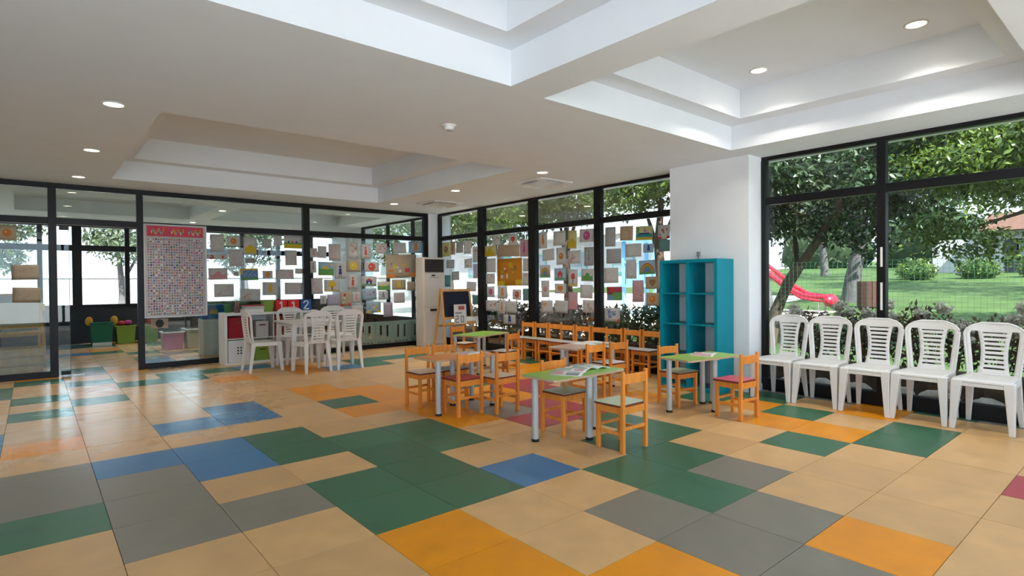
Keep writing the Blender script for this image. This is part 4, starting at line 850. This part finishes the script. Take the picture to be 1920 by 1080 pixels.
def paper(pane, a0, z0, a1, z1, base, kind, ink, label, layer):
    w, h = a1-a0, z1-z0; right = pane[0] == 'R'
    off = .006+.0012*layer
    root = empty('drawing', label=label, cat='drawing', group='children drawings on the glass')
    # local frame: x across the sheet as seen from the room, y up, z towards the room
    if right: root.matrix_world = Matrix(((0,0,-1,XR-off),(-1,0,0,(a0+a1)/2),(0,1,0,(z0+z1)/2),(0,0,0,1)))
    else: root.matrix_world = Matrix(((1,0,0,(a0+a1)/2),(0,0,-1,YG-off),(0,1,0,(z0+z1)/2),(0,0,0,1)))
    tilt = Matrix.Rotation(prng.uniform(-.035,.035),4,'Z'); root.matrix_world = root.matrix_world @ tilt
    cu = prng.uniform(0,.008); n = 4; vs = []
    for i in range(n+1):
        for j in range(n+1):
            u, v = i/n-.5, j/n-.5; vs.append((u*w, v*h, cu*(max(0,-v-.2))**2*6))
    fs = [(i*(n+1)+j,(i+1)*(n+1)+j,(i+1)*(n+1)+j+1,i*(n+1)+j+1) for i in range(n) for j in range(n)]
    o = MB().add(vs,fs,0,True).build('sheet', M_PAPER[base], root); s = o.modifiers.new('thick','SOLIDIFY'); s.thickness = .0005; s.offset = -1
    D = doodle(kind, ink, prng, w/h)
    if D:
        inks = sorted({d[0] for d in D}); mb = MB()
        for q,(k,poly) in enumerate(D):
            zz = .0006+.00006*q
            P = [(max(-.5,min(.5,u-.5))*w*.97, max(-.5,min(.5,v-.5))*h*.97, zz+cu*(max(0,-(v-.5)-.2))**2*6) for u,v in poly]
            mb.add(P, [tuple(range(len(P)))], inks.index(k))
        tag(mb.build('coloured_shapes', [M_INK[k] for k in inks], root), kind='stuff')
for n, p in enumerate(PAPERS): paper(*p, n % 4)

# number chart: a framed poster with a red header and rows of little pictures
ch = empty('wall_chart', (1.725,YG-.052,1.51), 0, label='large chart with red header and rows of tiny pictures', cat='poster')
cw_, chh = .83, 1.42
MB().box(-cw_/2,-.006,-chh/2,cw_/2,.006,chh/2).build('board', mat('chart_board',(.50,.48,.50,1),.5,.2), ch)
for (a,b,c,d) in ((-cw_/2-.012,-chh/2-.012,-cw_/2,chh/2+.012),(cw_/2,-chh/2-.012,cw_/2+.022,chh/2+.012),(-cw_/2,-chh/2-.012,cw_/2,-chh/2),(-cw_/2,chh/2,cw_/2,chh/2+.012)): MB().box(a,-.010,b,c,.010,d).build('frame', mat('chart_frame',(.66,.66,.68,1),.4), ch)
MB().box(-.385,-.008,.535,.385,-.006,.695).build('header', mat('chart_red',(.62,.05,.09,1),.45), ch)
cr = random.Random(5); inks = ['pink','orange','blue','red','brown','green','grey','navy','magenta','lilac','white']
hd = MB()
for gx in (-.25,.02,.26):
    for k in range(9): x = gx-.08+.02*k; z = .60+.022*math.sin(k*1.7); hd.box(x,-.0095,z-.022,x+.014,-.008,z+.026+.01*(k%3), k%3)
tag(hd.build('header_lettering', [M_INK['white'],M_INK['sky'],M_INK['yellow']], ch), kind='stuff')
pm = MB(); nx, nz = 22, 30
for i in range(nx):
    for j in range(nz):
        x = -.388+.035*i; z = -.69+.040*j; a,b = cr.uniform(.014,.024), cr.uniform(.014,.028)
        pm.box(x+.008,-.0075,z+.008,x+.008+a,-.006,z+.008+b, cr.randrange(len(inks)))
tag(pm.build('tiny_pictures', [M_INK[k] for k in inks], ch), kind='stuff')
bd = empty('drawing', (1.50,YG-.01,.69), 0, label='small cream card with black oval below the large chart', cat='drawing', group='children drawings on the glass')
MB().box(-.115,-.002,-.075,.115,.0,.075).build('sheet', M_PAPER['t'], bd); o = MB().prism([(.055*math.cos(t*math.pi/8),.065*math.sin(t*math.pi/8)) for t in range(16)],0,.001).build('black_oval', M_BLACKP, bd); o.matrix_local = Matrix.Translation((0,-.0022,0)) @ Matrix.Rotation(math.pi/2,4,'X')

# ------------------------------------------------------------------ things in the second room, seen through the partition
def tub(name, x, y, w, d, h, m, label, cat, z=0, rim=None):
    o = empty(name, (x,y,z), label=label, cat=cat)
    MB().hexa([(-w*.44,-d*.44,0),(w*.44,-d*.44,0),(w*.44,d*.44,0),(-w*.44,d*.44,0)],[(-w/2,-d/2,h),(w/2,-d/2,h),(w/2,d/2,h),(-w/2,d/2,h)]).build('tub', m, o, bevel=.012)
    MB().box(-w*.54,-d*.54,h-.03,w*.54,d*.54,h).build('rim', rim or m, o, bevel=.006)
    return o
LIME = mat('lime_plastic',(0,0,0,1))
fb = tub('toy_bin', 1.12,15.15,.40,.34,.50,mat('bin_green',(.02,.16,.09,1),.5),'green toy bin with two yellow ears by the far window','bin')
for q in (-1,1): MB().ball((q*.22,-.10,.52),(.07,.04,.10),10,8).build('ear', mat('ear_yellow',(.62,.32,.03,1),.5), fb)
MB().box(-.17,-.19,.0,.17,-.17,.06).build('front_lip', M_WHITE, fb)
tub('toy_bin', 1.55,15.15,.36,.34,.40,LIME,'lime bin next to the green eared bin','bin'); tub('toy_bin', 1.98,15.15,.36,.34,.40,LIME,'lime bin farther right by the far window','bin')
for k,(x,z,c) in enumerate(((1.48,.44,'red'),(1.60,.45,'magenta'),(2.0,.45,'red'))):
    t = empty('toy_ball', (x,15.12,z-.03), label=['red toy on the left side of first lime bin','magenta toy on the right side of first lime bin','red toy in the farther lime bin'][k], cat='toy'); MB().ball((0,0,.04),(.08,.07,.055),10,8).build('ball', M_INK[c], t)
tub('storage_tub', 2.12,13.1,.36,.40,.36,mat('tub_pink',(.58,.20,.34,1),.4),'pink plastic storage tub beyond the partition','tub',rim=M_WHITE)
tub('storage_tub', 2.58,13.1,.50,.40,.40,mat('tub_clear',(.52,.50,.40,1),.3),'cloudy plastic storage tub beyond the partition','tub',rim=M_WHITE)
du = empty('drawer_unit', (2.52,11.55,0), label='white drawer unit under the blue tub beyond the partition', cat='drawers')
MB().box(-.2,-.2,0,.2,.2,.66).build('body', M_WHITE, du, bevel=.006)
for k in range(3): dr = MB().box(-.18,-.212,.04+.205*k,.18,-.2,.225+.205*k).build('drawer', M_WPLASTIC, du, bevel=.004); MB().box(-.05,-.226,.13+.205*k,.05,-.212,.145+.205*k).build('handle', M_WHITE, dr)
tb = tub('toy_tub', 2.50,11.55,.40,.34,.26,mat('tub_blue',(.01,.14,.42,1),.4),'bright blue tub with yellow patch on white drawer unit','tub',z=.661); MB().box(-.07,-.175,.09,.07,-.166,.17).build('yellow_patch', M_INK['yellow'], tb)
easel('easel', -.22,12.3,10,'wooden easel beyond the partition left of the doorway', mat('whiteboard',(.55,.50,.42,1),.5))
wc = empty('wooden_crate', (-.22,11.0,0), label='low wooden crate behind glass left of the doorway', cat='crate')
for k in range(3): MB().box(-.45,-.25,.03+.125*k,.32,-.232,.135+.125*k).build('slat', M_PINE, wc); MB().box(-.45,.232,.03+.125*k,.32,.25,.135+.125*k).build('slat', M_PINE, wc); MB().box(.302,-.232,.03+.125*k,.32,.232,.135+.125*k).build('slat', M_PINE, wc)
MB().box(-.45,-.25,0,.32,.25,.03).build('bottom', M_PINE, wc)
for (x,y) in ((-.44,-.23),(.28,-.23),(-.44,.20),(.28,.20)): MB().box(x,y,0,x+.03,y+.03,.42).build('corner_post', M_PINE, wc)
pbx = empty('storage_box', (-.13,13.4,.0), label='blue and yellow box on a low stand left of the doorway', cat='box')
MB().box(-.30,-.2,0,.30,.2,.62).build('stand', mat('stand_grey',(.12,.13,.15,1),.6), pbx); MB().box(-.28,-.19,.62,.28,.19,.84).build('blue_box', mat('tub_blue',(0,0,0,1)), pbx, bevel=.01); MB().box(-.29,-.2,.84,.29,.2,.96).build('yellow_lid', M_INK['yellow'], pbx, bevel=.01)
M_PICK = mat('picket_white',(.74,.76,.66,1),.5)
for n in range(5):
    x0 = 4.52+.40*n
    p = empty('play_fence', (x0,10.62,0), label='%s white play fence panel from the left behind the partition' % ORD[n], cat='fence', group='white play fence panels')
    MB().box(0,-.015,.03,.39,.015,.16).build('lower_rail', M_PICK, p, bevel=.004); MB().box(0,-.015,.42,.39,.015,.50).build('upper_rail', M_PICK, p, bevel=.006)
    for k in range(3): MB().box(.0+.15*k,-.015,.16,.09+.15*k,.015,.42).build('picket', M_PICK, p, bevel=.004)
    for k in range(4): MB().box(.045+.08*k,-.018,.07,.09+.08*k,-.014,.085).build('slot', M_BLACKP, p)
    MB().box(0,-.08,0,.03,.08,.03).build('foot', M_PICK, p)
# ------------------------------------------------------------------ garden outside the windows
def gz(x): return -.02 if x < 7.6 else -.02+(x-7.6)*.049
M_LAWN = mat('lawn', (.050,.088,.026,1), .9, .1, noise=.25, nscale=1.4, bump=.5)
M_PAVE = mat('pale_paving', (.62,.58,.50,1), .85, .15, noise=.06, nscale=2)
M_SOIL = mat('soil', (.055,.038,.026,1), .95, .05, noise=.35, nscale=18, bump=.6)
def slab(name, x0,x1,y0,y1,m,dz=0,label=None,cat=None):
    n = 12; vs = []; 
    for i in range(n+1):
        x = x0+(x1-x0)*i/n
        vs += [(x,y0,gz(x)+dz),(x,y1,gz(x)+dz),(x,y0,gz(x)+dz-.3),(x,y1,gz(x)+dz-.3)]
    fs = []
    for i in range(n):
        a = 4*i; fs += [(a,a+4,a+5,a+1),(a+2,a+3,a+7,a+6),(a,a+2,a+6,a+4),(a+1,a+5,a+7,a+3)]
    o = MB().add(vs,fs).build(name, m); tag(o, label, cat, kind='structure'); return o
slab('lawn', 8.3, 75, -60, 8.5, M_LAWN, label='green lawn outside the windows')
slab('ground_bed', XR+.06, 8.3, -30, 40, M_SOIL, label='dark planting bed along the windows')
slab('paving', 8.3, 75, 8.5, 90, M_PAVE, label='pale paving beyond the drawings window')
slab('far_lawn', 22, 75, 8.5, 24, M_LAWN, .03, label='far strip of lawn behind the slide')
slab('path', 11.5, 16.5, 6.0, 8.52, mat('sand_path',(.34,.31,.26,1),.9,noise=.1,nscale=3), .02, label='pale sandy path beside the slide')
tag(MB().box(-60,YB-40,-.5,XR+.05,YB-.12,-.15).box(-60,YB-.12,-.5,XL-.13,15.9,-.15).build('terrace', mat('terrace_stone', (.74,.74,.73,1), .8, .2, noise=.04, nscale=2)), 'pale terrace behind the viewer', kind='structure')
tag(MB().box(-60,15.95,-.5,XR+.05,60,-.15).build('yard', M_PAVE), 'pale yard beyond the second room', kind='structure')

def leaf_mesh(name, clusters, n, size, m, rng_seed, shape=.42, droop=.35):
    """n folded leaves scattered through ellipsoid clusters (cx,cy,cz,rx,ry,rz)"""
    rs = np.random.RandomState(rng_seed); C = np.array(clusters, float)
    vol = C[:,3]*C[:,4]*C[:,5]; idx = rs.choice(len(C), n, p=vol/vol.sum())
    d = rs.normal(size=(n,3)); d /= np.linalg.norm(d,axis=1)[:,None]
    rad = rs.uniform(.25,1,n)**.55
    pos = C[idx,:3]+d*rad[:,None]*C[idx,3:6]
    a = rs.normal(size=(n,3)); a[:,2] -= droop; a /= np.linalg.norm(a,axis=1)[:,None]
    up = d*.6+rs.normal(size=(n,3))*.6; up[:,2] += .7
    b = np.cross(a,up); b /= np.linalg.norm(b,axis=1)[:,None]+1e-9
    nrm = np.cross(b,a); L = size*rs.uniform(.6,1.35,n)[:,None]
    p0 = pos; p2 = pos+a*L; mid = pos+a*L*.45-nrm*L*.06; p1 = mid+b*L*shape*.5+nrm*L*.10; p3 = mid-b*L*shape*.5+nrm*L*.10
    V = np.stack([p0,p1,p2,p3],1).reshape(-1,3)
    base = np.arange(n)*4
    me = bpy.data.meshes.new(name); F = np.stack([base,base+1,base+2,base,base+2,base+3],1).reshape(-1,3)
    me.vertices.add(len(V)); me.vertices.foreach_set('co', V.ravel())
    me.loops.add(F.size); me.loops.foreach_set('vertex_index', F.ravel().astype(np.int32))
    me.polygons.add(len(F)); me.polygons.foreach_set('loop_start', np.arange(len(F),dtype=np.int32)*3)
    me.update(calc_edges=True); me.validate(); me.materials.append(m)
    return me
M_BARK = mat('bark', (.085,.06,.042,1), .9, .1, noise=.3, nscale=14, bump=.8, stretch=(1,1,.25))
M_BARKG = mat('grey_bark', (.085,.082,.08,1), .9, .1, noise=.3, nscale=14, bump=.8, stretch=(1,1,.25))
LF = [leafmat('leaves_bright', (.020,.050,.008,1), (.135,.20,.030,1), .34, .32), leafmat('leaves_deep', (.008,.024,.009,1), (.050,.09,.030,1), .22, .32), leafmat('leaves_pale', (.035,.06,.028,1), (.115,.15,.075,1), .36, .4)]
def tree(label, base, paths, crowns, n, size, lf, bark, seed):
    r = empty('tree', base, label=label, cat='tree', group='garden trees outside the windows')
    for k,(pts,rad) in enumerate(paths): MB().tube(pts, rad, 10).build('trunk' if k == 0 else 'branch', bark, r)
    o = bpy.data.objects.new('foliage', leaf_mesh('foliage', crowns, n, size, lf, seed)); COL.objects.link(o); o.parent = r; o['kind'] = 'stuff'
    return r
def blob(cx,cy,cz,rx,ry,rz,k,seed,s=.5):
    """a crown as a handful of overlapping lobes"""
    q = random.Random(seed); out = []
    for _ in range(k):
        t = q.uniform(0,2*math.pi); p = q.uniform(-.9,.9); m = q.uniform(.45,.95); c = math.sqrt(1-p*p)
        out.append((cx+rx*m*c*math.cos(t), cy+ry*m*c*math.sin(t), cz+rz*m*p, rx*s*q.uniform(.6,1.1), ry*s*q.uniform(.6,1.1), rz*s*q.uniform(.6,1.1)))
    return out
# leaning tree right outside, its fork and dark crown fill the left part of the big window
B = (10.2,4.86,gz(10.2))
tree('leaning forked tree beside the red slide, left part of big window', B,
     [([(0,0,-.05),(.02,-.10,.55),(.05,-.33,1.12),(.05,-.52,1.42)],[.13,.115,.10,.09]),([(.05,-.52,1.40),(.0,-.85,1.85),(-.1,-1.2,2.4),(-.2,-1.6,3.1)],[.08,.07,.055,.03]),([(.05,-.50,1.38),(.15,-.42,1.75),(.2,-.36,2.3),(.4,.1,3.2)],[.065,.055,.05,.03]),([(0,-.85,1.85),(.5,-.9,2.3),(.9,-1.3,2.9)],[.05,.04,.02])],
     blob(.2,-.75,2.95,1.5,1.65,.95,22,2,.42)+[(.1,-1.15,2.1,.5,.75,.35),(-.2,-.1,2.2,.45,.5,.4),(.2,-1.6,1.8,.35,.4,.3)], 24000, .105, LF[1], M_BARK, 21)
# bright tree at the right of the big window
B = (11.2,1.0,gz(11.2))
tree('bright leafy tree at the right of the big window', B,
     [([(.5,-.9,-.05),(.4,-.8,1.2),(.2,-.5,2.2),(0,0,3.2)],[.17,.15,.12,.08]),([(.2,-.5,2.2),(-.2,.6,2.7),(-.5,1.4,3.0)],[.08,.06,.03]),([(.3,-.6,1.9),(.1,.3,2.2),(0,1.2,1.9)],[.05,.035,.015])],
     blob(-.1,.55,3.15,1.7,2.1,1.05,26,5,.40)+[(-.1,1.25,1.78,.5,.55,.42),(.1,.75,1.6,.4,.4,.3),(0,1.7,1.95,.4,.4,.3)], 27000, .10, LF[0], M_BARK, 22)
# trees in front of the drawings window
for k,(x,y,h,rx,ry,lf,n) in enumerate(((10.0,7.0,3.45,1.4,1.5,0,9000),(10.4,10.1,3.4,1.4,1.5,0,9000),(10.2,13.4,3.4,1.5,1.6,0,9000),(11.4,16.9,3.4,1.7,1.7,2,8000))):
    tree(['bright tree outside the drawings window closest to the pillar','dark tree outside the middle of the drawings window','bright tree outside the corner of the drawings window','pale tree outside the second playroom'][k], (x,y,gz(x)),
         [([(0,0,-.05),(.03,.02,1.0),(-.05,.05,2.0),(.0,.0,2.9)],[.13,.11,.09,.05]),([(-.03,.04,1.7),(.3,.5,2.4),(.6,.9,2.9)],[.06,.045,.02]),([(-.03,.04,1.8),(-.3,-.5,2.5),(-.5,-.9,3.0)],[.06,.045,.02])],
         blob(0,0,h,rx,ry,.95,20,30+k,.42), n, .12, LF[lf], M_BARK, 40+k)
# background trees; the last ones are unseen, added to shade the lawn
for k,(x,y,th,rx,rz,lf,n,lean) in enumerate(((19.5,6.75,3.9,2.6,1.9,1,7000,-.5),(17.0,8.2,3.6,2.2,1.7,2,6000,.4),(33,11,5.6,3.8,2.6,2,7000,.2),(27,2.4,5.2,3.6,2.4,0,7000,-.3),(38,14.5,5.5,5,2.6,1,7000,.2),(24,-3.5,4.9,4,2.5,1,6000,.2),(18,22,4.6,3.2,2.2,1,7000,.3),(17,31,4.6,3.4,2.2,0,6000,.3),(48,3.5,7.0,6,3.2,2,6000,.1),(15.5,-2.6,4.4,2.4,1.6,1,5000,.2),(20.5,-8.5,4.8,3.0,1.8,1,5000,.2),(12.6,-7.2,4.2,2.2,1.5,1,4500,.2),(32,-9.5,5.0,3.2,1.8,1,4500,.2))):
    tree(['grey trunked tree behind the slatted bin','tree near the red slide with pale leaves','tall pale tree on the far lawn','bright tree standing before the white house','dark far tree left of the white house','dark tree at the far right of the lawn','dark far tree behind the play tower','far bright tree beyond the paving','tallest distant tree behind the white house','unseen tree added to shade the lawn, outside the right picture edge','unseen tree added to shade the lawn, far outside the right picture edge','unseen tree added for shade closest to the building, outside the right picture edge','farthest unseen tree added for shade outside the right picture edge'][k], (x,y,gz(x)),
         [([(0,0,-.1),(0,lean*.25,.8),(.0,lean*.6,1.7),(.1,lean*.8,th*.85)],[.26,.23,.19,.1]),([(0,lean*.6,1.7),(.3,lean+.9,th*.7),(.5,lean+1.6,th)],[.1,.08,.03])],
         blob(0,lean*.6,th,rx,rx*1.05,rz,18,60+k,.44), n, .26, LF[lf], M_BARKG, 80+k)
# far hedge row closing the garden and trees in the back yard
for k in range(9):
    y = -22+8.5*k; b = empty('hedge', (52+2*(k%2),y,gz(52)), label='%s section from the right of the tall hedge closing the far lawn' % ['first','second','third','fourth','fifth','sixth','seventh','eighth','ninth'][k], cat='hedge', group='hedge sections at the far end of the lawn')
    MB().ball((0,0,1.6),(2.2,3.9,2.6),14,10,jit=.12,rng=random.Random(400+k)).build('core', mat('hedge_core',(.022,.045,.018,1),.9,noise=.4,nscale=2), b)
    o = bpy.data.objects.new('leaves', leaf_mesh('leaves',[(0,0,1.8,2.5,4.2,3.2)],2600,.42,LF[2 if k%2 else 0],420+k)); COL.objects.link(o); o.parent = b; o['kind'] = 'stuff'
for k,(x,y) in enumerate(((-1.2,22),(2.1,21.5),(6.0,22.5))):
    tree(['left tree beyond the far windows of the second playroom','middle tree beyond the far windows of the second playroom','right tree beyond the far windows of the second playroom'][k],(x,y,-.15),
         [([(0,0,-.05),(.05,.02,1.2),(-.05,.05,2.6)],[.12,.10,.06]),([(0,.03,1.4),(.4,.2,2.2),(.7,.3,2.8)],[.05,.04,.02])], blob(0,0,2.9,1.5,1.2,1.1,12,500+k,.42), 3200, .16, LF[2], M_BARKG, 520+k)
# low plants in the bed under the windows
M_STEM = mat('dry_stem', (.10,.065,.04,1), .9, noise=.3)
LD = leafmat('leaves_dry', (.035,.022,.012,1), (.15,.10,.045,1), .3, .7); LG = leafmat('leaves_grass', (.022,.04,.014,1), (.085,.12,.045,1), .35, .6); LC = leafmat('petals_cream', (.40,.36,.26,1), (.66,.62,.50,1), .35, .7)
def shrub(x, y, label, seed, lm, h, n, flowers=0, size=.08, w=.30):
    q = random.Random(seed); r = empty('shrub', (x,y,.24), label=label, cat='shrub', group='plants in the bed under the windows')
    st = MB()
    for k in range(9):
        a, b = q.uniform(-w*.8,w*.8), q.uniform(-w*1.1,w*1.1); st.tube([(a*.2,b*.2,0),(a*.6,b*.6,h*.55),(a,b,h*q.uniform(.8,1.05))],[.008,.006,.003],5)
    tag(st.build('stems', M_STEM, r), kind='stuff')
    o = bpy.data.objects.new('leaves', leaf_mesh('leaves', [(0,0,h*.55,w,w*1.3,h*.5)]+blob(0,0,h*.6,w,w*1.2,h*.4,5,seed,.5), n, size, lm, seed)); COL.objects.link(o); o.parent = r; o['kind'] = 'stuff'
    for k in range(flowers):
        fx, fy, fz = q.uniform(-w*.9,.05), q.uniform(-w*1.2,w*1.2), h*q.uniform(.62,1.08)
        f = bpy.data.objects.new('blossom', leaf_mesh('blossom', [(fx,fy,fz,.062,.062,.052)], 110, .04, LC, seed+k, .8, 0)); COL.objects.link(f); f.parent = r
    return r
for k in range(8): shrub(7.38+.08*(k%2), 2.95-.58*k, '%s dry flowering shrub from the pillar behind the white chairs' % ORD[k], 200+k, LD, .66+.05*(k%3), 800, 9)
for k in range(9): shrub(7.36+.1*(k%2), 4.75+.62*k, '%s low grassy shrub from the pillar under the drawings window' % ORD[k], 230+k, LG if k < 4 or k > 6 else LD, .62+.05*(k%2), 700, 0, .11, .32)
M_ROCK = mat('cream_rock', (.30,.27,.22,1), .85, .15, noise=.2, nscale=12, bump=.5)
rq = random.Random(9)
for k in range(12):
    y = 3.0-.36*k; x = 6.83+.05*(k%2); rx, ry, rz = rq.uniform(.09,.11), rq.uniform(.13,.19), rq.uniform(.09,.12)
    o = MB().ball((0,0,rz*.8),(rx,ry,rz),10,7,jit=.22,rng=rq).build('rock', M_ROCK); put(o, x, y, gz(x)+.0); tag(o, 'cream rock in the bed, %s from the pillar behind white chairs' % (ORD+['tenth','eleventh','twelfth'])[k], 'rock', 'cream rocks edging the planting bed')
# raised dark earth behind the rocks
tag(MB().hexa([(7.0,-5,-.2),(8.2,-5,-.2),(8.2,16,-.2),(7.0,16,-.2)],[(7.10,-5,.30),(7.9,-5,.26),(7.9,16,.26),(7.10,16,.30)]).build('earth_bank', M_SOIL), 'raised dark earth bank behind the rocks', kind='structure')
# wire mesh fence
wf = empty('wire_fence', (8.55,0,gz(8.5)), label='thin green wire mesh fence in front of the lawn', cat='fence')
M_WIRE = mat('green_wire', (.05,.16,.10,1), .5)
wm = MB(); t = .0013; y0f, y1f, hf = -2.0, 5.2, 1.52
for k in range(int((y1f-y0f)/.06)+1): y = y0f+.06*k; wm.box(-t,y-t,.02,t,y+t,hf)
for k in range(int(hf/.06)+1): z = .02+.06*k; wm.box(-t,y0f,z-t,t,y1f,z+t)
tag(wm.build('mesh_wires', M_WIRE, wf), kind='stuff')
for y in (y0f, 5.2): MB().cyl(0,y,-.05,hf+.05,.02,n=10).build('post', M_WIRE, wf)
# red slide
M_SLIDE = mat('slide_red', (.42,.010,.035,1), .35, .4)
sl = empty('slide', (15.8,6.2,gz(15.8)), label='red slide on the lawn left of the leaning tree', cat='slide')
pts = [(2.0,1.55),(1.7,1.42),(1.2,1.02),(.7,.62),(.35,.42),(0,.36),(-.25,.36)]
bed = MB()
for (a,b),(c,d) in zip(pts,pts[1:]):
    bed.hexa([(-.24,a,b-.03),(.24,a,b-.03),(.24,c,d-.03),(-.24,c,d-.03)],[(-.24,a,b),(.24,a,b),(.24,c,d),(-.24,c,d)])
bed.build('chute', M_SLIDE, sl)
for q in (-1,1): MB().tube([(q*.25,a,b+.10) for a,b in pts],.055,8).build('side_rail', M_SLIDE, sl)
MB().ball((0,-.30,.36),(.30,.16,.17),12,8).build('chute_end', M_SLIDE, sl)
for q in (-1,1): MB().tube([(q*.22,2.0,1.5),(q*.25,2.3,0)],.03,8).build('ladder_rail', M_STEEL, sl); MB().tube([(q*.2,-.1,.33),(q*.2,-.1,0)],.025,6).build('support', M_STEEL, sl)
for k in range(4): MB().tube([(-.23,2.06+.06*k,1.25-.3*k),(.23,2.06+.06*k,1.25-.3*k)],.018,6).build('rung', M_STEEL, sl)
# slatted litter bin
lb = empty('litter_bin', (17.9,5.72,gz(17.9)), label='brown slatted litter bin on the lawn', cat='bin')
for k in range(12):
    a = 2*math.pi*k/12; c, s_ = math.cos(a), math.sin(a); tx, ty = -s_*.055, c*.055
    MB().hexa([(.22*c-tx,.22*s_-ty,.03),(.245*c-tx,.245*s_-ty,.03),(.245*c+tx,.245*s_+ty,.03),(.22*c+tx,.22*s_+ty,.03)],[(.22*c-tx,.22*s_-ty,.74),(.245*c-tx,.245*s_-ty,.74),(.245*c+tx,.245*s_+ty,.74),(.22*c+tx,.22*s_+ty,.74)]).build('slat', mat('bin_wood',(.06,.022,.016,1),.7,noise=.2), lb)
MB().cyl(0,0,0,.70,.21,n=14).build('liner', mat('bin_dark',(.03,.02,.02,1),.7), lb)
# white house far across the lawn
hs = empty('house', (40,0,gz(40)), label='low white house with tiled roof across the lawn', cat='house')
M_HW = mat('house_white',(.40,.41,.42,1),.8,noise=.04)
MB().box(0,-4,0,6,6.6,2.3).build('wall', M_HW, hs); MB().box(-.02,6.6,0,5,9.4,1.9).build('wing', M_HW, hs)
MB().hexa([(-.9,-4.6,2.25),(6.6,-4.6,2.25),(6.6,7.2,2.25),(-.9,7.2,2.25)],[(2,-4.6,3.4),(3.5,-4.6,3.4),(3.5,7.2,3.4),(2,7.2,3.4)]).build('roof', mat('roof_tile',(.10,.052,.034,1),.85,noise=.25,nscale=8), hs)
for y in (-2.5,.6,4.6): wd = MB().box(-.04,y,.7,.02,y+1.1,1.8).build('window', M_FRAME, hs); MB().box(-.05,y+.08,.78,-.04,y+1.02,1.72).build('pane', mat('far_pane',(.20,.25,.28,1),.15,.6), wd)
MB().box(-.04,5.4,0,.02,6.2,1.75).build('door', mat('house_door',(.05,.05,.06,1),.5), hs)
w2 = empty('house', (26,31,gz(26)), label='long white building beyond the drawings window', cat='house')
MB().box(0,-13,0,5,20,3.1).build('wall', M_HW, w2); MB().box(-.6,-13.5,3.1,5.5,20.5,3.35).build('roof', mat('flat_roof',(.45,.44,.42,1),.8), w2)
for k in range(8): wd = MB().box(-.04,-11+3.6*k,.8,.02,-9.4+3.6*k,2.2).build('window', mat('frame_teal',(.05,.30,.28,1),.5), w2); MB().box(-.05,-10.9+3.6*k,.9,-.04,-9.5+3.6*k,2.1).build('pane', mat('far_pane',(0,0,0,1)), wd)
for k,(x,y) in enumerate(((34,6.2),(35,4.1),(33,8.4))):
    b = empty('bush', (x,y,gz(x)), label=['round bush before the white house','right bush before the white house','left bush before the white house'][k], cat='bush', group='bushes before the house')
    MB().ball((0,0,.35),(.6,.7,.45),10,8,jit=.1,rng=rq).build('core', mat('bush_core',(.03,.08,.02,1),.9), b)
    o = bpy.data.objects.new('leaves', leaf_mesh('leaves',[(0,0,.45,.8,.9,.6)],1500,.16,LF[0],300+k)); COL.objects.link(o); o.parent = b; o['kind'] = 'stuff'
# light blue play tower outside the drawings window
M_TB = mat('tower_blue',(.20,.45,.68,1),.5,noise=.05)
tw = empty('play_tower', (13.4,9.6,gz(13.4)), label='light blue play tower outside the drawings window', cat='play tower')
for (x,y) in ((0,0),(1.1,0),(0,1.1),(1.1,1.1)): MB().box(x,y,0,x+.09,y+.09,2.25).build('post', M_TB, tw)
MB().box(-.05,-.05,.85,1.25,1.25,.93).build('deck', M_TB, tw)
for k in range(7): MB().box(.01,.12+.14*k,.93,.05,.20+.14*k,1.55).build('slat', M_TB, tw)
MB().box(0,.09,1.55,.06,1.1,1.62).build('rail', M_TB, tw)
MB().hexa([(-.15,-.15,2.2),(1.34,-.15,2.2),(1.34,1.34,2.2),(-.15,1.34,2.2)],[(.5,.5,2.75),(.7,.5,2.75),(.7,.7,2.75),(.5,.7,2.75)]).build('roof', M_TB, tw)
# white house and wall beyond the second room
yw = empty('garden_wall', (0,26,-.15), label='pale wall seen through the far windows', cat='wall')
MB().box(-14,0,0,16,.3,1.7).build('wall', mat('yard_wall',(.24,.24,.25,1),.8,noise=.1), yw); MB().box(-14,-.05,1.7,16,.35,1.8).build('coping', M_PAVE, yw)
bpy.context.view_layer.update()
